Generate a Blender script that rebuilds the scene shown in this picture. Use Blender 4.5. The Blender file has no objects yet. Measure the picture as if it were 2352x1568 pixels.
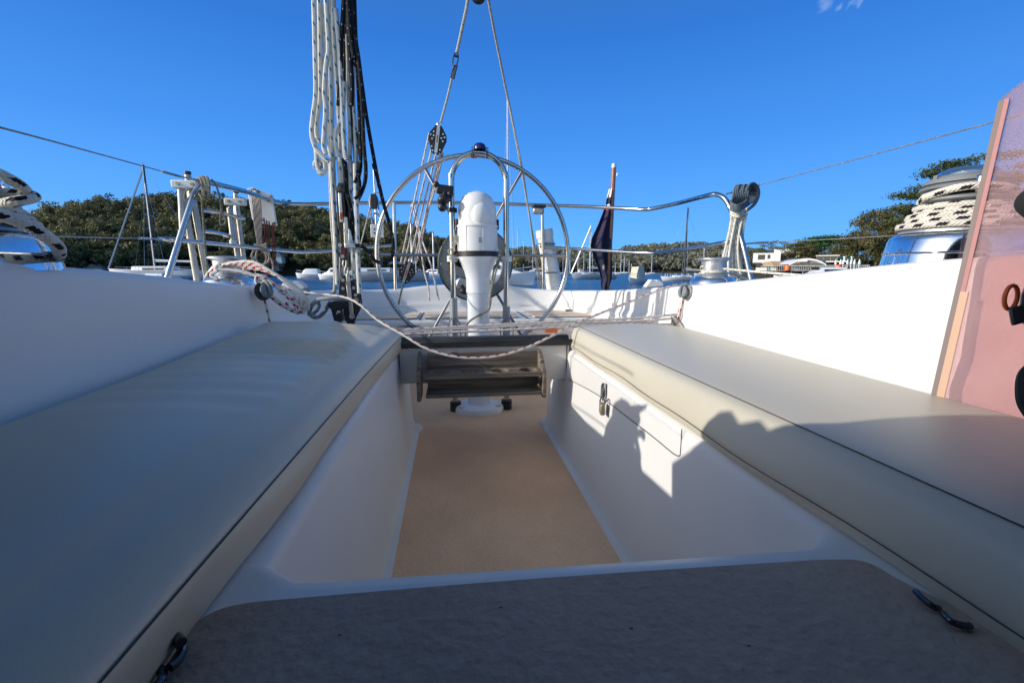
import bpy, math, random
import numpy as np
from mathutils import Vector, Matrix, Quaternion
random.seed(7)
rng = np.random.default_rng(11)
S = bpy.context.scene
COL = S.collection
R = math.radians
PI = math.pi

# ------------------------------------------------------------------ camera
# eye of the photographer is the world origin; +Y runs aft along the boat, water lies 1.46 m below
PITCH, YAW, F = R(8.65), R(7.42), 1045.3
cam_d = bpy.data.cameras.new('camera'); cam = bpy.data.objects.new('camera', cam_d)
COL.objects.link(cam); S.camera = cam
cam_d.lens = 16.0; cam_d.sensor_width = 36.0; cam_d.clip_start = 0.02; cam_d.clip_end = 6000
cam.location = (0, 0, 0); cam.rotation_euler = (PI/2 - PITCH, 0, -YAW)

# ------------------------------------------------------------------ light
SUN_EL, SUN_AZ = R(22.0), R(187.0)      # azimuth counted anticlockwise from +X: the sun stands to the left
sdir = Vector((math.cos(SUN_AZ)*math.cos(SUN_EL), math.sin(SUN_AZ)*math.cos(SUN_EL), math.sin(SUN_EL)))
sun_d = bpy.data.lights.new('sun', 'SUN'); sun = bpy.data.objects.new('sun', sun_d); COL.objects.link(sun)
sun_d.energy = 3.3; sun_d.angle = R(0.53); sun_d.color = (1.0, 0.945, 0.86)
sun.rotation_euler = sdir.to_track_quat('Z', 'Y').to_euler(); sun.location = sdir*30
W = bpy.data.worlds.new('World'); S.world = W; W.use_nodes = True
wn, wl = W.node_tree.nodes, W.node_tree.links
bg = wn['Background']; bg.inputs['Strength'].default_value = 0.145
sky = wn.new('ShaderNodeTexSky'); sky.sky_type = 'NISHITA'; sky.sun_disc = False
sky.sun_elevation = SUN_EL; sky.sun_rotation = PI/2 - SUN_AZ
sky.altitude = 0; sky.air_density = 1.0; sky.dust_density = 1.0; sky.ozone_density = 1.5
# the clear polarised blue of the day, by elevation, laid over the physical sky
wtc = wn.new('ShaderNodeTexCoord'); wsx = wn.new('ShaderNodeSeparateXYZ'); wl.new(wtc.outputs['Generated'], wsx.inputs[0])
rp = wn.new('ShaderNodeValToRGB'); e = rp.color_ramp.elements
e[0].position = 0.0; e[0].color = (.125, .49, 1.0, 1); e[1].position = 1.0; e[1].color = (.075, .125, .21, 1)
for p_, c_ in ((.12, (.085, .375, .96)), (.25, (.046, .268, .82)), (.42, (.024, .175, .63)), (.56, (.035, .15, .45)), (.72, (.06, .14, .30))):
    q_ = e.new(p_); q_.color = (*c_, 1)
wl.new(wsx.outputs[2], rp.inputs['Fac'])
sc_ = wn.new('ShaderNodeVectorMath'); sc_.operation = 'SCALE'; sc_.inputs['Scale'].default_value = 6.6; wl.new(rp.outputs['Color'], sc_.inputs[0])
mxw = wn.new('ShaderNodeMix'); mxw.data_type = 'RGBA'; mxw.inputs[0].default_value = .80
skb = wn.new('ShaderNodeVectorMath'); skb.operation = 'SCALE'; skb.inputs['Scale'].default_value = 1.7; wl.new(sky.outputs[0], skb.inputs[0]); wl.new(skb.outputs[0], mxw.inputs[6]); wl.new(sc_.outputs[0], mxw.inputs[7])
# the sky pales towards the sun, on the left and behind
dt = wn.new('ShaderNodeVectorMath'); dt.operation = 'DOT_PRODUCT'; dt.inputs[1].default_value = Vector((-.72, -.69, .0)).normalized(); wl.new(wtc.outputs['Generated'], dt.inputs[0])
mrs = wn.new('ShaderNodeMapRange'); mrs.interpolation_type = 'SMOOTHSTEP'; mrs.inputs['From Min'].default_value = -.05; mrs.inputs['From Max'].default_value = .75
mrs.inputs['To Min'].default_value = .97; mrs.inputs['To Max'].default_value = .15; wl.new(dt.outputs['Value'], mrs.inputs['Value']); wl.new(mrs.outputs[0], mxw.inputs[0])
# three faint wisps of cloud high on the right
def wisp(direction, radius, stretch):
    d = Vector(direction).normalized(); vm = wn.new('ShaderNodeVectorMath'); vm.operation = 'DISTANCE'; vm.inputs[1].default_value = d
    nv = wn.new('ShaderNodeTexNoise'); nv.inputs['Scale'].default_value = 55; nv.inputs['Detail'].default_value = 3
    wl.new(wtc.outputs['Generated'], nv.inputs['Vector'])
    ad = wn.new('ShaderNodeVectorMath'); ad.operation = 'SCALE'; ad.inputs['Scale'].default_value = .03; wl.new(nv.outputs['Color'], ad.inputs[0])
    a2 = wn.new('ShaderNodeVectorMath'); a2.operation = 'ADD'; wl.new(wtc.outputs['Generated'], a2.inputs[0]); wl.new(ad.outputs[0], a2.inputs[1])
    a3 = wn.new('ShaderNodeVectorMath'); a3.operation = 'SUBTRACT'; wl.new(a2.outputs[0], a3.inputs[0]); a3.inputs[1].default_value = (.015, .015, .015)
    wl.new(a3.outputs[0], vm.inputs[0])
    mr = wn.new('ShaderNodeMapRange'); mr.interpolation_type = 'SMOOTHSTEP'; mr.inputs['From Min'].default_value = radius; mr.inputs['From Max'].default_value = radius*.2
    mr.inputs['To Min'].default_value = 0; mr.inputs['To Max'].default_value = .17; wl.new(vm.outputs['Value'], mr.inputs['Value']); return mr.outputs[0]
prev = mxw.outputs[2]
for u_, v_, r_ in ((1893, 8, .012), (1929, 16, .007), (1965, 8, .010), (1957, 24, .007)):
    x_ = (u_-1176)/1045.3; up_ = (784-v_)/1045.3; h_ = math.cos(PITCH)+up_*math.sin(PITCH); z_ = up_*math.cos(PITCH)-math.sin(PITCH)
    w_ = wisp((x_*math.cos(YAW)+h_*math.sin(YAW), h_*math.cos(YAW)-x_*math.sin(YAW), z_), r_, 1)
    mc = wn.new('ShaderNodeMix'); mc.data_type = 'RGBA'; wl.new(w_, mc.inputs[0]); wl.new(prev, mc.inputs[6]); mc.inputs[7].default_value = (5.0, 6.0, 7.0, 1); prev = mc.outputs[2]
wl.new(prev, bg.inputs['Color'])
S.view_settings.view_transform = 'Standard'; S.view_settings.look = 'None'
S.view_settings.exposure = 0.2; S.view_settings.gamma = 1.0
try:
    S.cycles.max_bounces = 8; S.cycles.transparent_max_bounces = 12
    S.cycles.caustics_reflective = False; S.cycles.caustics_refractive = False
except Exception: pass

# ------------------------------------------------------------------ points
cp, sp_, cy, sy = math.cos(PITCH), math.sin(PITCH), math.cos(YAW), math.sin(YAW)
def ray(u, v):
    x = (u-1176)/F; up = (784-v)/F
    h = cp + up*sp_; z = up*cp - sp_
    return Vector((x*cy + h*sy, h*cy - x*sy, z))
def U(u, v, Y=None, Z=None, X=None, D=None):
    d = ray(u, v)
    if Y is not None: s = Y/d.y
    elif Z is not None: s = Z/d.z
    elif X is not None: s = X/d.x
    else: s = D/math.hypot(d.x, d.y)
    return d*s
def PT(lst, Y):
    return [U(a[0], a[1], Y=(a[2] if len(a) > 2 else Y)) for a in lst]

# ------------------------------------------------------------------ materials
def lk(nt, a, b): nt.links.new(a, b)
def mat(name, col, rough=0.5, metal=0.0, var=0.0, vscale=8.0, bump=0.0, bscale=60.0, coat=0.0, spec=0.5, stain=None, stretch=None, bdist=0.002):
    m = bpy.data.materials.new(name); m.use_nodes = True
    nt = m.node_tree; n = nt.nodes; b = n['Principled BSDF']
    b.inputs['Base Color'].default_value = (*col, 1); b.inputs['Roughness'].default_value = rough
    b.inputs['Metallic'].default_value = metal; b.inputs['Specular IOR Level'].default_value = spec
    if coat: b.inputs['Coat Weight'].default_value = coat; b.inputs['Coat Roughness'].default_value = 0.08
    tc = n.new('ShaderNodeTexCoord'); src = tc.outputs['Object']
    if stretch:
        mp = n.new('ShaderNodeMapping'); mp.inputs['Scale'].default_value = stretch
        lk(nt, src, mp.inputs['Vector']); src = mp.outputs['Vector']
    if var:
        t = n.new('ShaderNodeTexNoise'); t.inputs['Scale'].default_value = vscale; t.inputs['Detail'].default_value = 6
        lk(nt, src, t.inputs['Vector'])
        rp = n.new('ShaderNodeValToRGB'); e = rp.color_ramp.elements
        e[0].position = 0.32; e[1].position = 0.7
        c2 = stain or tuple(c*(1-var) for c in col)
        e[0].color = (*c2, 1); e[1].color = (*[min(1, c*(1+var*0.5)) for c in col], 1)
        lk(nt, t.outputs['Fac'], rp.inputs['Fac']); lk(nt, rp.outputs['Color'], b.inputs['Base Color'])
        if metal or rough < .5:
            mr = n.new('ShaderNodeMapRange'); mr.inputs['To Min'].default_value = rough*0.8; mr.inputs['To Max'].default_value = min(1, rough*1.5)
            lk(nt, t.outputs['Fac'], mr.inputs['Value']); lk(nt, mr.outputs[0], b.inputs['Roughness'])
    if bump:
        t2 = n.new('ShaderNodeTexNoise'); t2.inputs['Scale'].default_value = bscale; t2.inputs['Detail'].default_value = 4
        lk(nt, src, t2.inputs['Vector'])
        bp = n.new('ShaderNodeBump'); bp.inputs['Strength'].default_value = bump; bp.inputs['Distance'].default_value = bdist
        lk(nt, t2.outputs['Fac'], bp.inputs['Height']); lk(nt, bp.outputs['Normal'], b.inputs['Normal'])
    return m
def math_n(nt, op, a, b=None):
    n = nt.nodes.new('ShaderNodeMath'); n.operation = op
    for i, x in enumerate((a, b)):
        if x is None: continue
        if isinstance(x, (int, float)): n.inputs[i].default_value = x
        else: lk(nt, x, n.inputs[i])
    return n.outputs[0]
def rope_mat(name, base, fleck, pitch, length, around=2, rough=0.85, width=.16, fray=.0):
    """braided rope: UV x runs round the rope, y along it in metres"""
    m = bpy.data.materials.new(name); m.use_nodes = True
    nt = m.node_tree; n = nt.nodes; b = n['Principled BSDF']; b.inputs['Roughness'].default_value = rough
    b.inputs['Specular IOR Level'].default_value = .25
    tc = n.new('ShaderNodeTexCoord'); sx = n.new('ShaderNodeSeparateXYZ'); lk(nt, tc.outputs['UV'], sx.inputs[0])
    u, v = sx.outputs[0], sx.outputs[1]
    ua = math_n(nt, 'MULTIPLY', u, around)
    cell = math_n(nt, 'FLOOR', ua); fu = math_n(nt, 'SUBTRACT', math_n(nt, 'FRACT', ua), .5)
    vv = math_n(nt, 'ADD', math_n(nt, 'DIVIDE', v, pitch), math_n(nt, 'MULTIPLY', cell, .47))
    vv = math_n(nt, 'ADD', vv, math_n(nt, 'MULTIPLY', fu, .35))
    fv = math_n(nt, 'SUBTRACT', math_n(nt, 'FRACT', vv), .5)
    z = math_n(nt, 'ADD', math_n(nt, 'SINE', math_n(nt, 'MULTIPLY', v, 2*PI/(length/3))), 0)
    edge = math_n(nt, 'ADD', math_n(nt, 'ABSOLUTE', fu), math_n(nt, 'MULTIPLY', z, .035))
    ma = math_n(nt, 'LESS_THAN', math_n(nt, 'ABSOLUTE', fv), length/pitch/2)
    mb = math_n(nt, 'LESS_THAN', edge, width)
    mk = math_n(nt, 'MULTIPLY', ma, mb)
    # braid
    w1 = math_n(nt, 'SINE', math_n(nt, 'ADD', math_n(nt, 'MULTIPLY', u, 2*PI*6), math_n(nt, 'MULTIPLY', v, 2*PI/(length/2.4))))
    w2 = math_n(nt, 'SINE', math_n(nt, 'SUBTRACT', math_n(nt, 'MULTIPLY', u, 2*PI*6), math_n(nt, 'MULTIPLY', v, 2*PI/(length/2.4))))
    br = math_n(nt, 'MULTIPLY', math_n(nt, 'ADD', w1, w2), .25)
    nz = n.new('ShaderNodeTexNoise'); nz.inputs['Scale'].default_value = 25; nz.inputs['Detail'].default_value = 5
    lk(nt, tc.outputs['Object'], nz.inputs['Vector'])
    sh = math_n(nt, 'ADD', math_n(nt, 'MULTIPLY', br, .16), math_n(nt, 'ADD', math_n(nt, 'MULTIPLY', nz.outputs['Fac'], .5), .68))
    mx = n.new('ShaderNodeMix'); mx.data_type = 'RGBA'
    mx.inputs[6].default_value = (*base, 1); mx.inputs[7].default_value = (*fleck, 1); lk(nt, mk, mx.inputs[0])
    mm = n.new('ShaderNodeMix'); mm.data_type = 'RGBA'; mm.blend_type = 'MULTIPLY'; mm.inputs[0].default_value = 1
    cb = n.new('ShaderNodeCombineColor')
    for i in range(3): lk(nt, sh, cb.inputs[i])
    lk(nt, mx.outputs[2], mm.inputs[6]); lk(nt, cb.outputs[0], mm.inputs[7]); lk(nt, mm.outputs[2], b.inputs['Base Color'])
    bp = n.new('ShaderNodeBump'); bp.inputs['Strength'].default_value = .7; bp.inputs['Distance'].default_value = length*.12
    lk(nt, br, bp.inputs['Height']); lk(nt, bp.outputs['Normal'], b.inputs['Normal'])
    return m

M = {}
M['gelcoat'] = mat('white gelcoat', (.755, .74, .70), .33, var=.05, vscale=2.2, bump=.12, bscale=7, bdist=.01)
M['gel_blue'] = mat('painted bulwark white', (.78, .78, .77), .4, var=.05, vscale=3)
M['steel'] = mat('polished stainless tube', (.52, .52, .51), .14, 1.0, var=.1, vscale=9)
M['chrome'] = mat('pitted chrome', (.82, .83, .85), .07, 1.0, var=.08, vscale=60, bump=.1, bscale=500, bdist=.0004)
M['alloy'] = mat('dull anodised alloy', (.52, .54, .56), .38, .85, var=.15, vscale=20, bump=.4, bscale=160)
M['old_alloy'] = mat('weathered alloy tube', (.50, .48, .42), .36, .75, var=.3, vscale=14)
M['grey_plastic'] = mat('grey moulded plastic', (.20, .22, .23), .45, var=.12)
M['black'] = mat('black plastic', (.018, .018, .02), .38, var=.3, vscale=30)
M['blackmetal'] = mat('worn black metal', (.012, .012, .013), .35, .0, var=.5, vscale=14, stain=(.05, .046, .04), spec=.35)
M['track'] = mat('black anodised track', (.008, .009, .011), .5, .0, var=.5, vscale=7, stretch=(.6, 1, 4), stain=(.06, .06, .055))
M['rivet'] = mat('bright rivet', (.7, .7, .68), .25, .9)
M['worn_strap'] = mat('worn stainless strap', (.62, .58, .50), .3, .8, var=.2, vscale=60)
M['red'] = mat('red label', (.45, .04, .03), .5)
M['orange'] = mat('orange plastic', (.9, .17, .03), .45)
M['vinyl'] = mat('cream vinyl', (.60, .55, .43), .33, var=.05, vscale=1.6, bump=.18, bscale=520, bdist=.0008, spec=.6)
M['thread'] = mat('dark seam thread', (.06, .055, .05), .8)
M['sole'] = None
M['ped'] = mat('white powder coat', (.76, .79, .82), .3, var=.05, vscale=6, coat=.2)
M['binnacle'] = mat('white moulded binnacle', (.79, .79, .77), .42, var=.06, vscale=20)
M['hinge_grey'] = mat('dark grey wheel drive', (.17, .20, .21), .55, var=.2)
M['teak'] = mat('weathered grey teak', (.21, .175, .135), .8, var=.55, vscale=9, bump=.6, bscale=30, stretch=(.5, 5, 9), stain=(.09, .07, .055))
M['varnish'] = mat('varnished timber staff', (.34, .10, .022), .22, var=.35, vscale=20, stretch=(4, 4, .5), coat=.6)
M['navy'] = mat('navy bunting', (.008, .010, .045), .75, var=.25, vscale=9)
M['purple'] = mat('faded navy bunting', (.020, .011, .050), .8, var=.2)
M['white_cloth'] = mat('white bunting', (.7, .7, .68), .8)
M['red_cloth'] = mat('red bunting', (.5, .03, .04), .8)
M['white_plastic'] = mat('aged white plastic', (.74, .73, .69), .5, var=.12, vscale=12)
M['brass'] = mat('tarnished brass', (.38, .34, .22), .35, .45, var=.3, vscale=50)
M['canvas'] = mat('navy canvas', (.03, .04, .06), .9, var=.2)
M['wire'] = mat('stainless wire', (.30, .29, .27), .5, .5, var=.3, vscale=60)
M['tape'] = mat('grey wrapped cord', (.34, .36, .38), .5, .3, var=.25, vscale=6, stretch=(1, 1, 60), bump=.8, bscale=4)
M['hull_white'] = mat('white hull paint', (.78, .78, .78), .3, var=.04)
M['hull_shade'] = mat('white hull paint in shade tone', (.45, .52, .58), .3, var=.06)  # grey-blue tone stands in for the shaded side of white hulls
M['window'] = mat('dark glazing', (.02, .025, .03), .08, spec=.8)
M['sail_blue'] = mat('blue sail cover', (.02, .08, .35), .8)
M['sail_dark'] = mat('dark blue sail cover', (.015, .025, .09), .8)
M['sail_cream'] = mat('cream canvas', (.62, .56, .42), .85, var=.08)
M['sail_grey'] = mat('grey canvas', (.20, .22, .22), .85, var=.1)
M['antifoul'] = mat('dark antifouling', (.02, .022, .03), .6)
M['mast'] = mat('silver mast', (.62, .64, .66), .35, .6)
M['mast_dark'] = mat('blue-black mast', (.06, .07, .10), .4, .4)
M['red_paint'] = mat('red boat paint', (.50, .02, .04), .35)
M['timber'] = mat('tan shingle roof', (.36, .26, .15), .85, var=.2, vscale=3)
M['greenroof'] = mat('green metal roof', (.03, .20, .12), .5, var=.1)
M['render_white'] = mat('white rendered wall', (.78, .77, .73), .8, var=.06, vscale=.6)
M['render_cream'] = mat('cream wall', (.66, .60, .44), .8)
M['teal'] = mat('teal wall', (.03, .20, .23), .7)
M['grey_board'] = mat('grey weatherboard', (.22, .20, .18), .8, var=.3, vscale=1.2)
M['roof_white'] = mat('pale steel roof', (.66, .66, .65), .5)
M['jetty_dark'] = mat('dark jetty piles', (.05, .04, .035), .9)
M['rope_red'] = rope_mat('white rope with red flecks', (.76, .73, .66), (.50, .02, .03), .034, .012, 2, width=.22)
M['rope_red2'] = rope_mat('faded rope with red flecks', (.70, .65, .61), (.48, .16, .16), .06, .014, 2, width=.17)
M['rope_blue'] = rope_mat('white rope with blue flecks', (.70, .69, .63), (.03, .22, .38), .060, .012, 3, width=.20)
M['rope_black'] = rope_mat('black rope with pale flecks', (.012, .013, .016), (.40, .42, .45), .05, .005, 3, width=.10)
M['rope_big'] = rope_mat('thick white rope with black flecks', (.66, .63, .55), (.02, .015, .02), .040, .017, 3, width=.21)
M['rope_fine'] = rope_mat('white rope with small black flecks', (.72, .69, .60), (.03, .03, .035), .028, .004, 3, width=.15)
M['rope_grey'] = rope_mat('dark grey rope with black flecks', (.13, .16, .18), (.012, .012, .014), .035, .006, 3, width=.18)
M['rope_old'] = rope_mat('grubby rope with dull red flecks', (.42, .38, .32), (.25, .08, .07), .05, .012, 2, width=.16)
M['rope_plain'] = rope_mat('old plain white rope', (.50, .47, .40), (.40, .37, .30), .03, .01, 2)
M['rope_olive'] = rope_mat('weathered olive cord', (.27, .25, .18), (.15, .14, .10), .02, .008, 2)
M['rope_rusty'] = rope_mat('thin red and black cord', (.05, .03, .03), (.35, .05, .04), .016, .008, 2)

def nonskid(name, col, col2, scale, reg=.35):
    m = mat(name, col, .75, var=.3, vscale=1.3, stain=col2)
    nt = m.node_tree; n = nt.nodes; b = n['Principled BSDF']
    tc = n.new('ShaderNodeTexCoord'); sx = n.new('ShaderNodeSeparateXYZ'); lk(nt, tc.outputs['Object'], sx.inputs[0])
    a = math_n(nt, 'SINE', math_n(nt, 'MULTIPLY', sx.outputs[0], scale)); c = math_n(nt, 'SINE', math_n(nt, 'MULTIPLY', sx.outputs[1], scale))
    h = math_n(nt, 'MULTIPLY', a, c)
    nz = n.new('ShaderNodeTexNoise'); nz.inputs['Scale'].default_value = 90; lk(nt, tc.outputs['Object'], nz.inputs['Vector'])
    h = math_n(nt, 'ADD', math_n(nt, 'MULTIPLY', h, reg), math_n(nt, 'MULTIPLY', nz.outputs['Fac'], 1.6))
    # the raised pattern also tones the colour a little, with stains and pale wear specks
    if True:
        src_l = b.inputs['Base Color'].links[0].from_socket
        gz = n.new('ShaderNodeTexNoise'); gz.inputs['Scale'].default_value = 130; gz.inputs['Detail'].default_value = 5; lk(nt, tc.outputs['Object'], gz.inputs['Vector'])
        g2 = n.new('ShaderNodeTexNoise'); g2.inputs['Scale'].default_value = 5; g2.inputs['Detail'].default_value = 7; g2.inputs['Roughness'].default_value = .7; lk(nt, tc.outputs['Object'], g2.inputs['Vector'])
        gg = math_n(nt, 'ADD', math_n(nt, 'MULTIPLY', gz.outputs['Fac'], .34), math_n(nt, 'ADD', math_n(nt, 'MULTIPLY', g2.outputs['Fac'], .34), .66))
        if reg: gg = math_n(nt, 'ADD', gg, math_n(nt, 'MULTIPLY', math_n(nt, 'MULTIPLY', a, c), .05))
        cb = n.new('ShaderNodeCombineColor')
        for i in range(3): lk(nt, gg, cb.inputs[i])
        mm = n.new('ShaderNodeMix'); mm.data_type = 'RGBA'; mm.blend_type = 'MULTIPLY'; mm.inputs[0].default_value = 1
        lk(nt, src_l, mm.inputs[6]); lk(nt, cb.outputs[0], mm.inputs[7]); lk(nt, mm.outputs[2], b.inputs['Base Color'])
    bp = n.new('ShaderNodeBump'); bp.inputs['Strength'].default_value = .7; bp.inputs['Distance'].default_value = .002
    lk(nt, h, bp.inputs['Height']); lk(nt, bp.outputs['Normal'], b.inputs['Normal'])
    return m
M['sole'] = nonskid('tan non-skid', (.88, .56, .34), (.76, .46, .27), 900)
M['bridge'] = nonskid('brown non-skid', (.46, .345, .26), (.36, .265, .20), 1000, .0)
M['tan_pad'] = nonskid('pale tan non-skid', (.74, .60, .45), (.68, .54, .4), 900)

# ------------------------------------------------------------------ mesh building
def basis(z, x=None):
    z = Vector(z).normalized()
    x = Vector(x) if x is not None else (Vector((1, 0, 0)) if abs(z.x) < .9 else Vector((0, 1, 0)))
    x = (x - z*x.dot(z)).normalized(); y = z.cross(x)
    return x, y, z
def catmull(pts, n=8, closed=False):
    P = [Vector(p) for p in pts]
    if len(P) < 3 or n <= 1: return P
    out = []; N = len(P); rngi = range(N if closed else N-1)
    for i in rngi:
        if closed: p0, p1, p2, p3 = P[(i-1) % N], P[i], P[(i+1) % N], P[(i+2) % N]
        else: p0, p1, p2, p3 = P[max(i-1, 0)], P[i], P[i+1], P[min(i+2, N-1)]
        for k in range(n):
            t = k/n; t2, t3 = t*t, t*t*t
            out.append(.5*((2*p1) + (p2-p0)*t + (2*p0-5*p1+4*p2-p3)*t2 + (3*p1-p0-3*p2+p3)*t3))
    if not closed: out.append(P[-1])
    return out
def round2d(pts, rad, n=4, closed=True):
    """round the corners of a 2D outline; rad is a number or list"""
    out = []; N = len(pts)
    for i, p in enumerate(pts):
        r = rad[i] if isinstance(rad, (list, tuple)) else rad
        if r <= 0 or (not closed and i in (0, N-1)): out.append(tuple(p)); continue
        p = Vector(p); a = Vector(pts[i-1]) - p; b = Vector(pts[(i+1) % N]) - p
        la, lb = a.length, b.length; a.normalize(); b.normalize()
        ang = a.angle(b) if la and lb else PI
        if ang > PI-.02: out.append(tuple(p)); continue
        d = min(r/math.tan(ang/2), la*.49, lb*.49)
        s, e = p + a*d, p + b*d
        for k in range(n+1):
            t = k/n; q = s*(1-t)**2 + p*2*t*(1-t) + e*t*t; out.append(tuple(q))
    return out
class MB:
    def __init__(s): s.v = []; s.f = []; s.uv = []
    def add(s, vs, fs, uvs=None):
        o = len(s.v); s.v += [tuple(x) for x in vs]
        for k, f in enumerate(fs):
            s.f.append([i+o for i in f]); s.uv.append(uvs[k] if uvs else [(0, 0)]*len(f))
        return s
    def box(s, c, size, rx=None, up=None):
        x, y, z = basis(up or (0, 0, 1), rx or (1, 0, 0)); c = Vector(c); a, b, d = [q/2 for q in size]
        vs = [c + x*i*a + y*j*b + z*k*d for i in (-1, 1) for j in (-1, 1) for k in (-1, 1)]
        return s.add(vs, [(0, 1, 3, 2), (4, 6, 7, 5), (0, 4, 5, 1), (2, 3, 7, 6), (0, 2, 6, 4), (1, 5, 7, 3)])
    def bb(s, x0, x1, y0, y1, z0, z1): return s.box(((x0+x1)/2, (y0+y1)/2, (z0+z1)/2), (x1-x0, y1-y0, z1-z0))
    def cyl(s, p0, p1, r0, r1=None, n=16, caps=True):
        r1 = r0 if r1 is None else r1; p0, p1 = Vector(p0), Vector(p1); x, y, z = basis(p1-p0)
        vs = []
        for p, r in ((p0, r0), (p1, r1)):
            vs += [p + (x*math.cos(2*PI*i/n) + y*math.sin(2*PI*i/n))*r for i in range(n)]
        fs = [(i, (i+1) % n, n+(i+1) % n, n+i) for i in range(n)]; L = (p1-p0).length
        uv = [[(i/n, 0), ((i+1)/n, 0), ((i+1)/n, L), (i/n, L)] for i in range(n)]
        if caps:
            fs += [tuple(range(n))[::-1], tuple(range(n, 2*n))]; uv += [[(0, 0)]*n, [(0, 0)]*n]
        return s.add(vs, fs, uv)
    def tube(s, pts, r, n=10, sub=6, closed=False, caps=True, rfun=None, v0=0.0):
        P = catmull(pts, sub, closed) if sub > 1 else [Vector(p) for p in pts]
        Q = [P[0]]
        for p in P[1:]:
            if (p-Q[-1]).length > 1e-6: Q.append(p)
        P = Q; N = len(P)
        T = []
        for i in range(N):
            a = P[(i-1) % N] if closed else P[max(i-1, 0)]; b = P[(i+1) % N] if closed else P[min(i+1, N-1)]
            t = (b-a); T.append(t.normalized() if t.length > 1e-9 else Vector((0, 0, 1)))
        x, _, _ = basis(T[0]); vs = []; L = v0; Ls = []
        for i in range(N):
            if i: L += (P[i]-P[i-1]).length
            Ls.append(L)
            x = (x - T[i]*x.dot(T[i])); x = x.normalized() if x.length > 1e-6 else basis(T[i])[0]
            y = T[i].cross(x); rr = r if rfun is None else rfun(i/(N-1))*r
            vs += [P[i] + (x*math.cos(2*PI*k/n) + y*math.sin(2*PI*k/n))*rr for k in range(n)]
        fs = []; uv = []
        for i in range(N if closed else N-1):
            j = (i+1) % N; la = Ls[i]; lb = Ls[j] if j else L + (P[0]-P[-1]).length
            for k in range(n):
                k2 = (k+1) % n
                fs.append((i*n+k, i*n+k2, j*n+k2, j*n+k)); uv.append([(k/n, la), ((k+1)/n, la), ((k+1)/n, lb), (k/n, lb)])
        if caps and not closed:
            fs += [tuple(range(n))[::-1], tuple(range((N-1)*n, N*n))]; uv += [[(0, 0)]*n]*2
        return s.add(vs, fs, uv)
    def lathe(s, prof, c=(0, 0, 0), axis=(0, 0, 1), n=32, xdir=None, arc=1.0, rfun=None):
        x, y, z = basis(axis, xdir); c = Vector(c); vs = []; m = len(prof); nn = n if arc >= 1 else n+1
        for i in range(nn):
            a = 2*PI*arc*i/n
            for r, h in prof:
                k = rfun(a, h) if rfun else 1
                vs.append(c + (x*math.cos(a) + y*math.sin(a))*r*k + z*h)
        fs = []
        for i in range(n):
            j = (i+1) % nn
            for k in range(m-1):
                q = (i*m+k, j*m+k, j*m+k+1, i*m+k+1)
                if prof[k][0] < 1e-6: q = (q[0], q[2], q[3])
                elif prof[k+1][0] < 1e-6: q = (q[0], q[1], q[2])
                fs.append(q)
        return s.add(vs, fs)
    def ball(s, c, r, n=14, sc=(1, 1, 1)):
        c = Vector(c); m = n//2; vs = []; fs = []
        for i in range(m+1):
            th = PI*i/m
            for j in range(n):
                ph = 2*PI*j/n
                vs.append(c + Vector((math.sin(th)*math.cos(ph)*sc[0], math.sin(th)*math.sin(ph)*sc[1], math.cos(th)*sc[2]))*r)
        for i in range(m):
            for j in range(n):
                fs.append((i*n+j, (i+1)*n+j, (i+1)*n+(j+1) % n, i*n+(j+1) % n))
        return s.add(vs, fs)
    def prism(s, outline, c, ex, ez, depth, center=True):
        """2D outline (a,b) in plane ex,ez extruded along ex x ez"""
        ex, ez, c = Vector(ex).normalized(), Vector(ez).normalized(), Vector(c); ey = ex.cross(ez).normalized()
        n = len(outline); o = -depth/2 if center else 0
        vs = [c + ex*a + ez*b + ey*o for a, b in outline] + [c + ex*a + ez*b + ey*(o+depth) for a, b in outline]
        fs = [tuple(range(n)), tuple(range(n, 2*n))[::-1]] + [(i, n+i, n+(i+1) % n, (i+1) % n) for i in range(n)]
        return s.add(vs, fs)
    def loft(s, secs, closed=False, caps=False, ring=False):
        m = len(secs[0]); vs = [Vector(p) for q in secs for p in q]; fs = []; N = len(secs)
        for i in range(N if ring else N-1):
            i2 = (i+1) % N
            for k in range(m if closed else m-1):
                fs.append((i*m+k, i*m+(k+1) % m, i2*m+(k+1) % m, i2*m+k))
        if caps: fs += [tuple(range(m))[::-1], tuple(range((N-1)*m, N*m))]
        return s.add(vs, fs)
    def build(s, name, material, parent=None, smooth=35, bevel=0, seg=2, flat=False):
        org = Vector(parent.matrix_basis.translation) if parent is not None else None
        if parent is not None and parent.parent is not None: org = org + Vector(parent.parent.matrix_basis.translation)
        V = s.v
        if org is None:
            a = np.array(V); org = Vector(((a[:, 0].min()+a[:, 0].max())/2, (a[:, 1].min()+a[:, 1].max())/2, a[:, 2].min()))
            loc = org
        else: loc = Vector((0, 0, 0))
        me = bpy.data.meshes.new(name); me.from_pydata([(x-org.x, y-org.y, z-org.z) for x, y, z in V], [], s.f); me.validate(clean_customdata=False)
        uvl = me.uv_layers.new(name='UVMap')
        flatuv = [c for f in s.uv for q in f for c in q]
        if len(flatuv) == len(me.loops)*2: uvl.data.foreach_set('uv', flatuv)
        import bmesh
        bm = bmesh.new(); bm.from_mesh(me); bmesh.ops.recalc_face_normals(bm, faces=bm.faces)
        for f in bm.faces: f.smooth = not flat
        if not flat:
            for e in bm.edges:
                if len(e.link_faces) == 2 and e.calc_face_angle(0) > R(smooth): e.smooth = False
        bm.to_mesh(me); bm.free()
        me.materials.append(material); o = bpy.data.objects.new(name, me); COL.objects.link(o); o.location = loc
        if parent is not None: o.parent = parent
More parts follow.
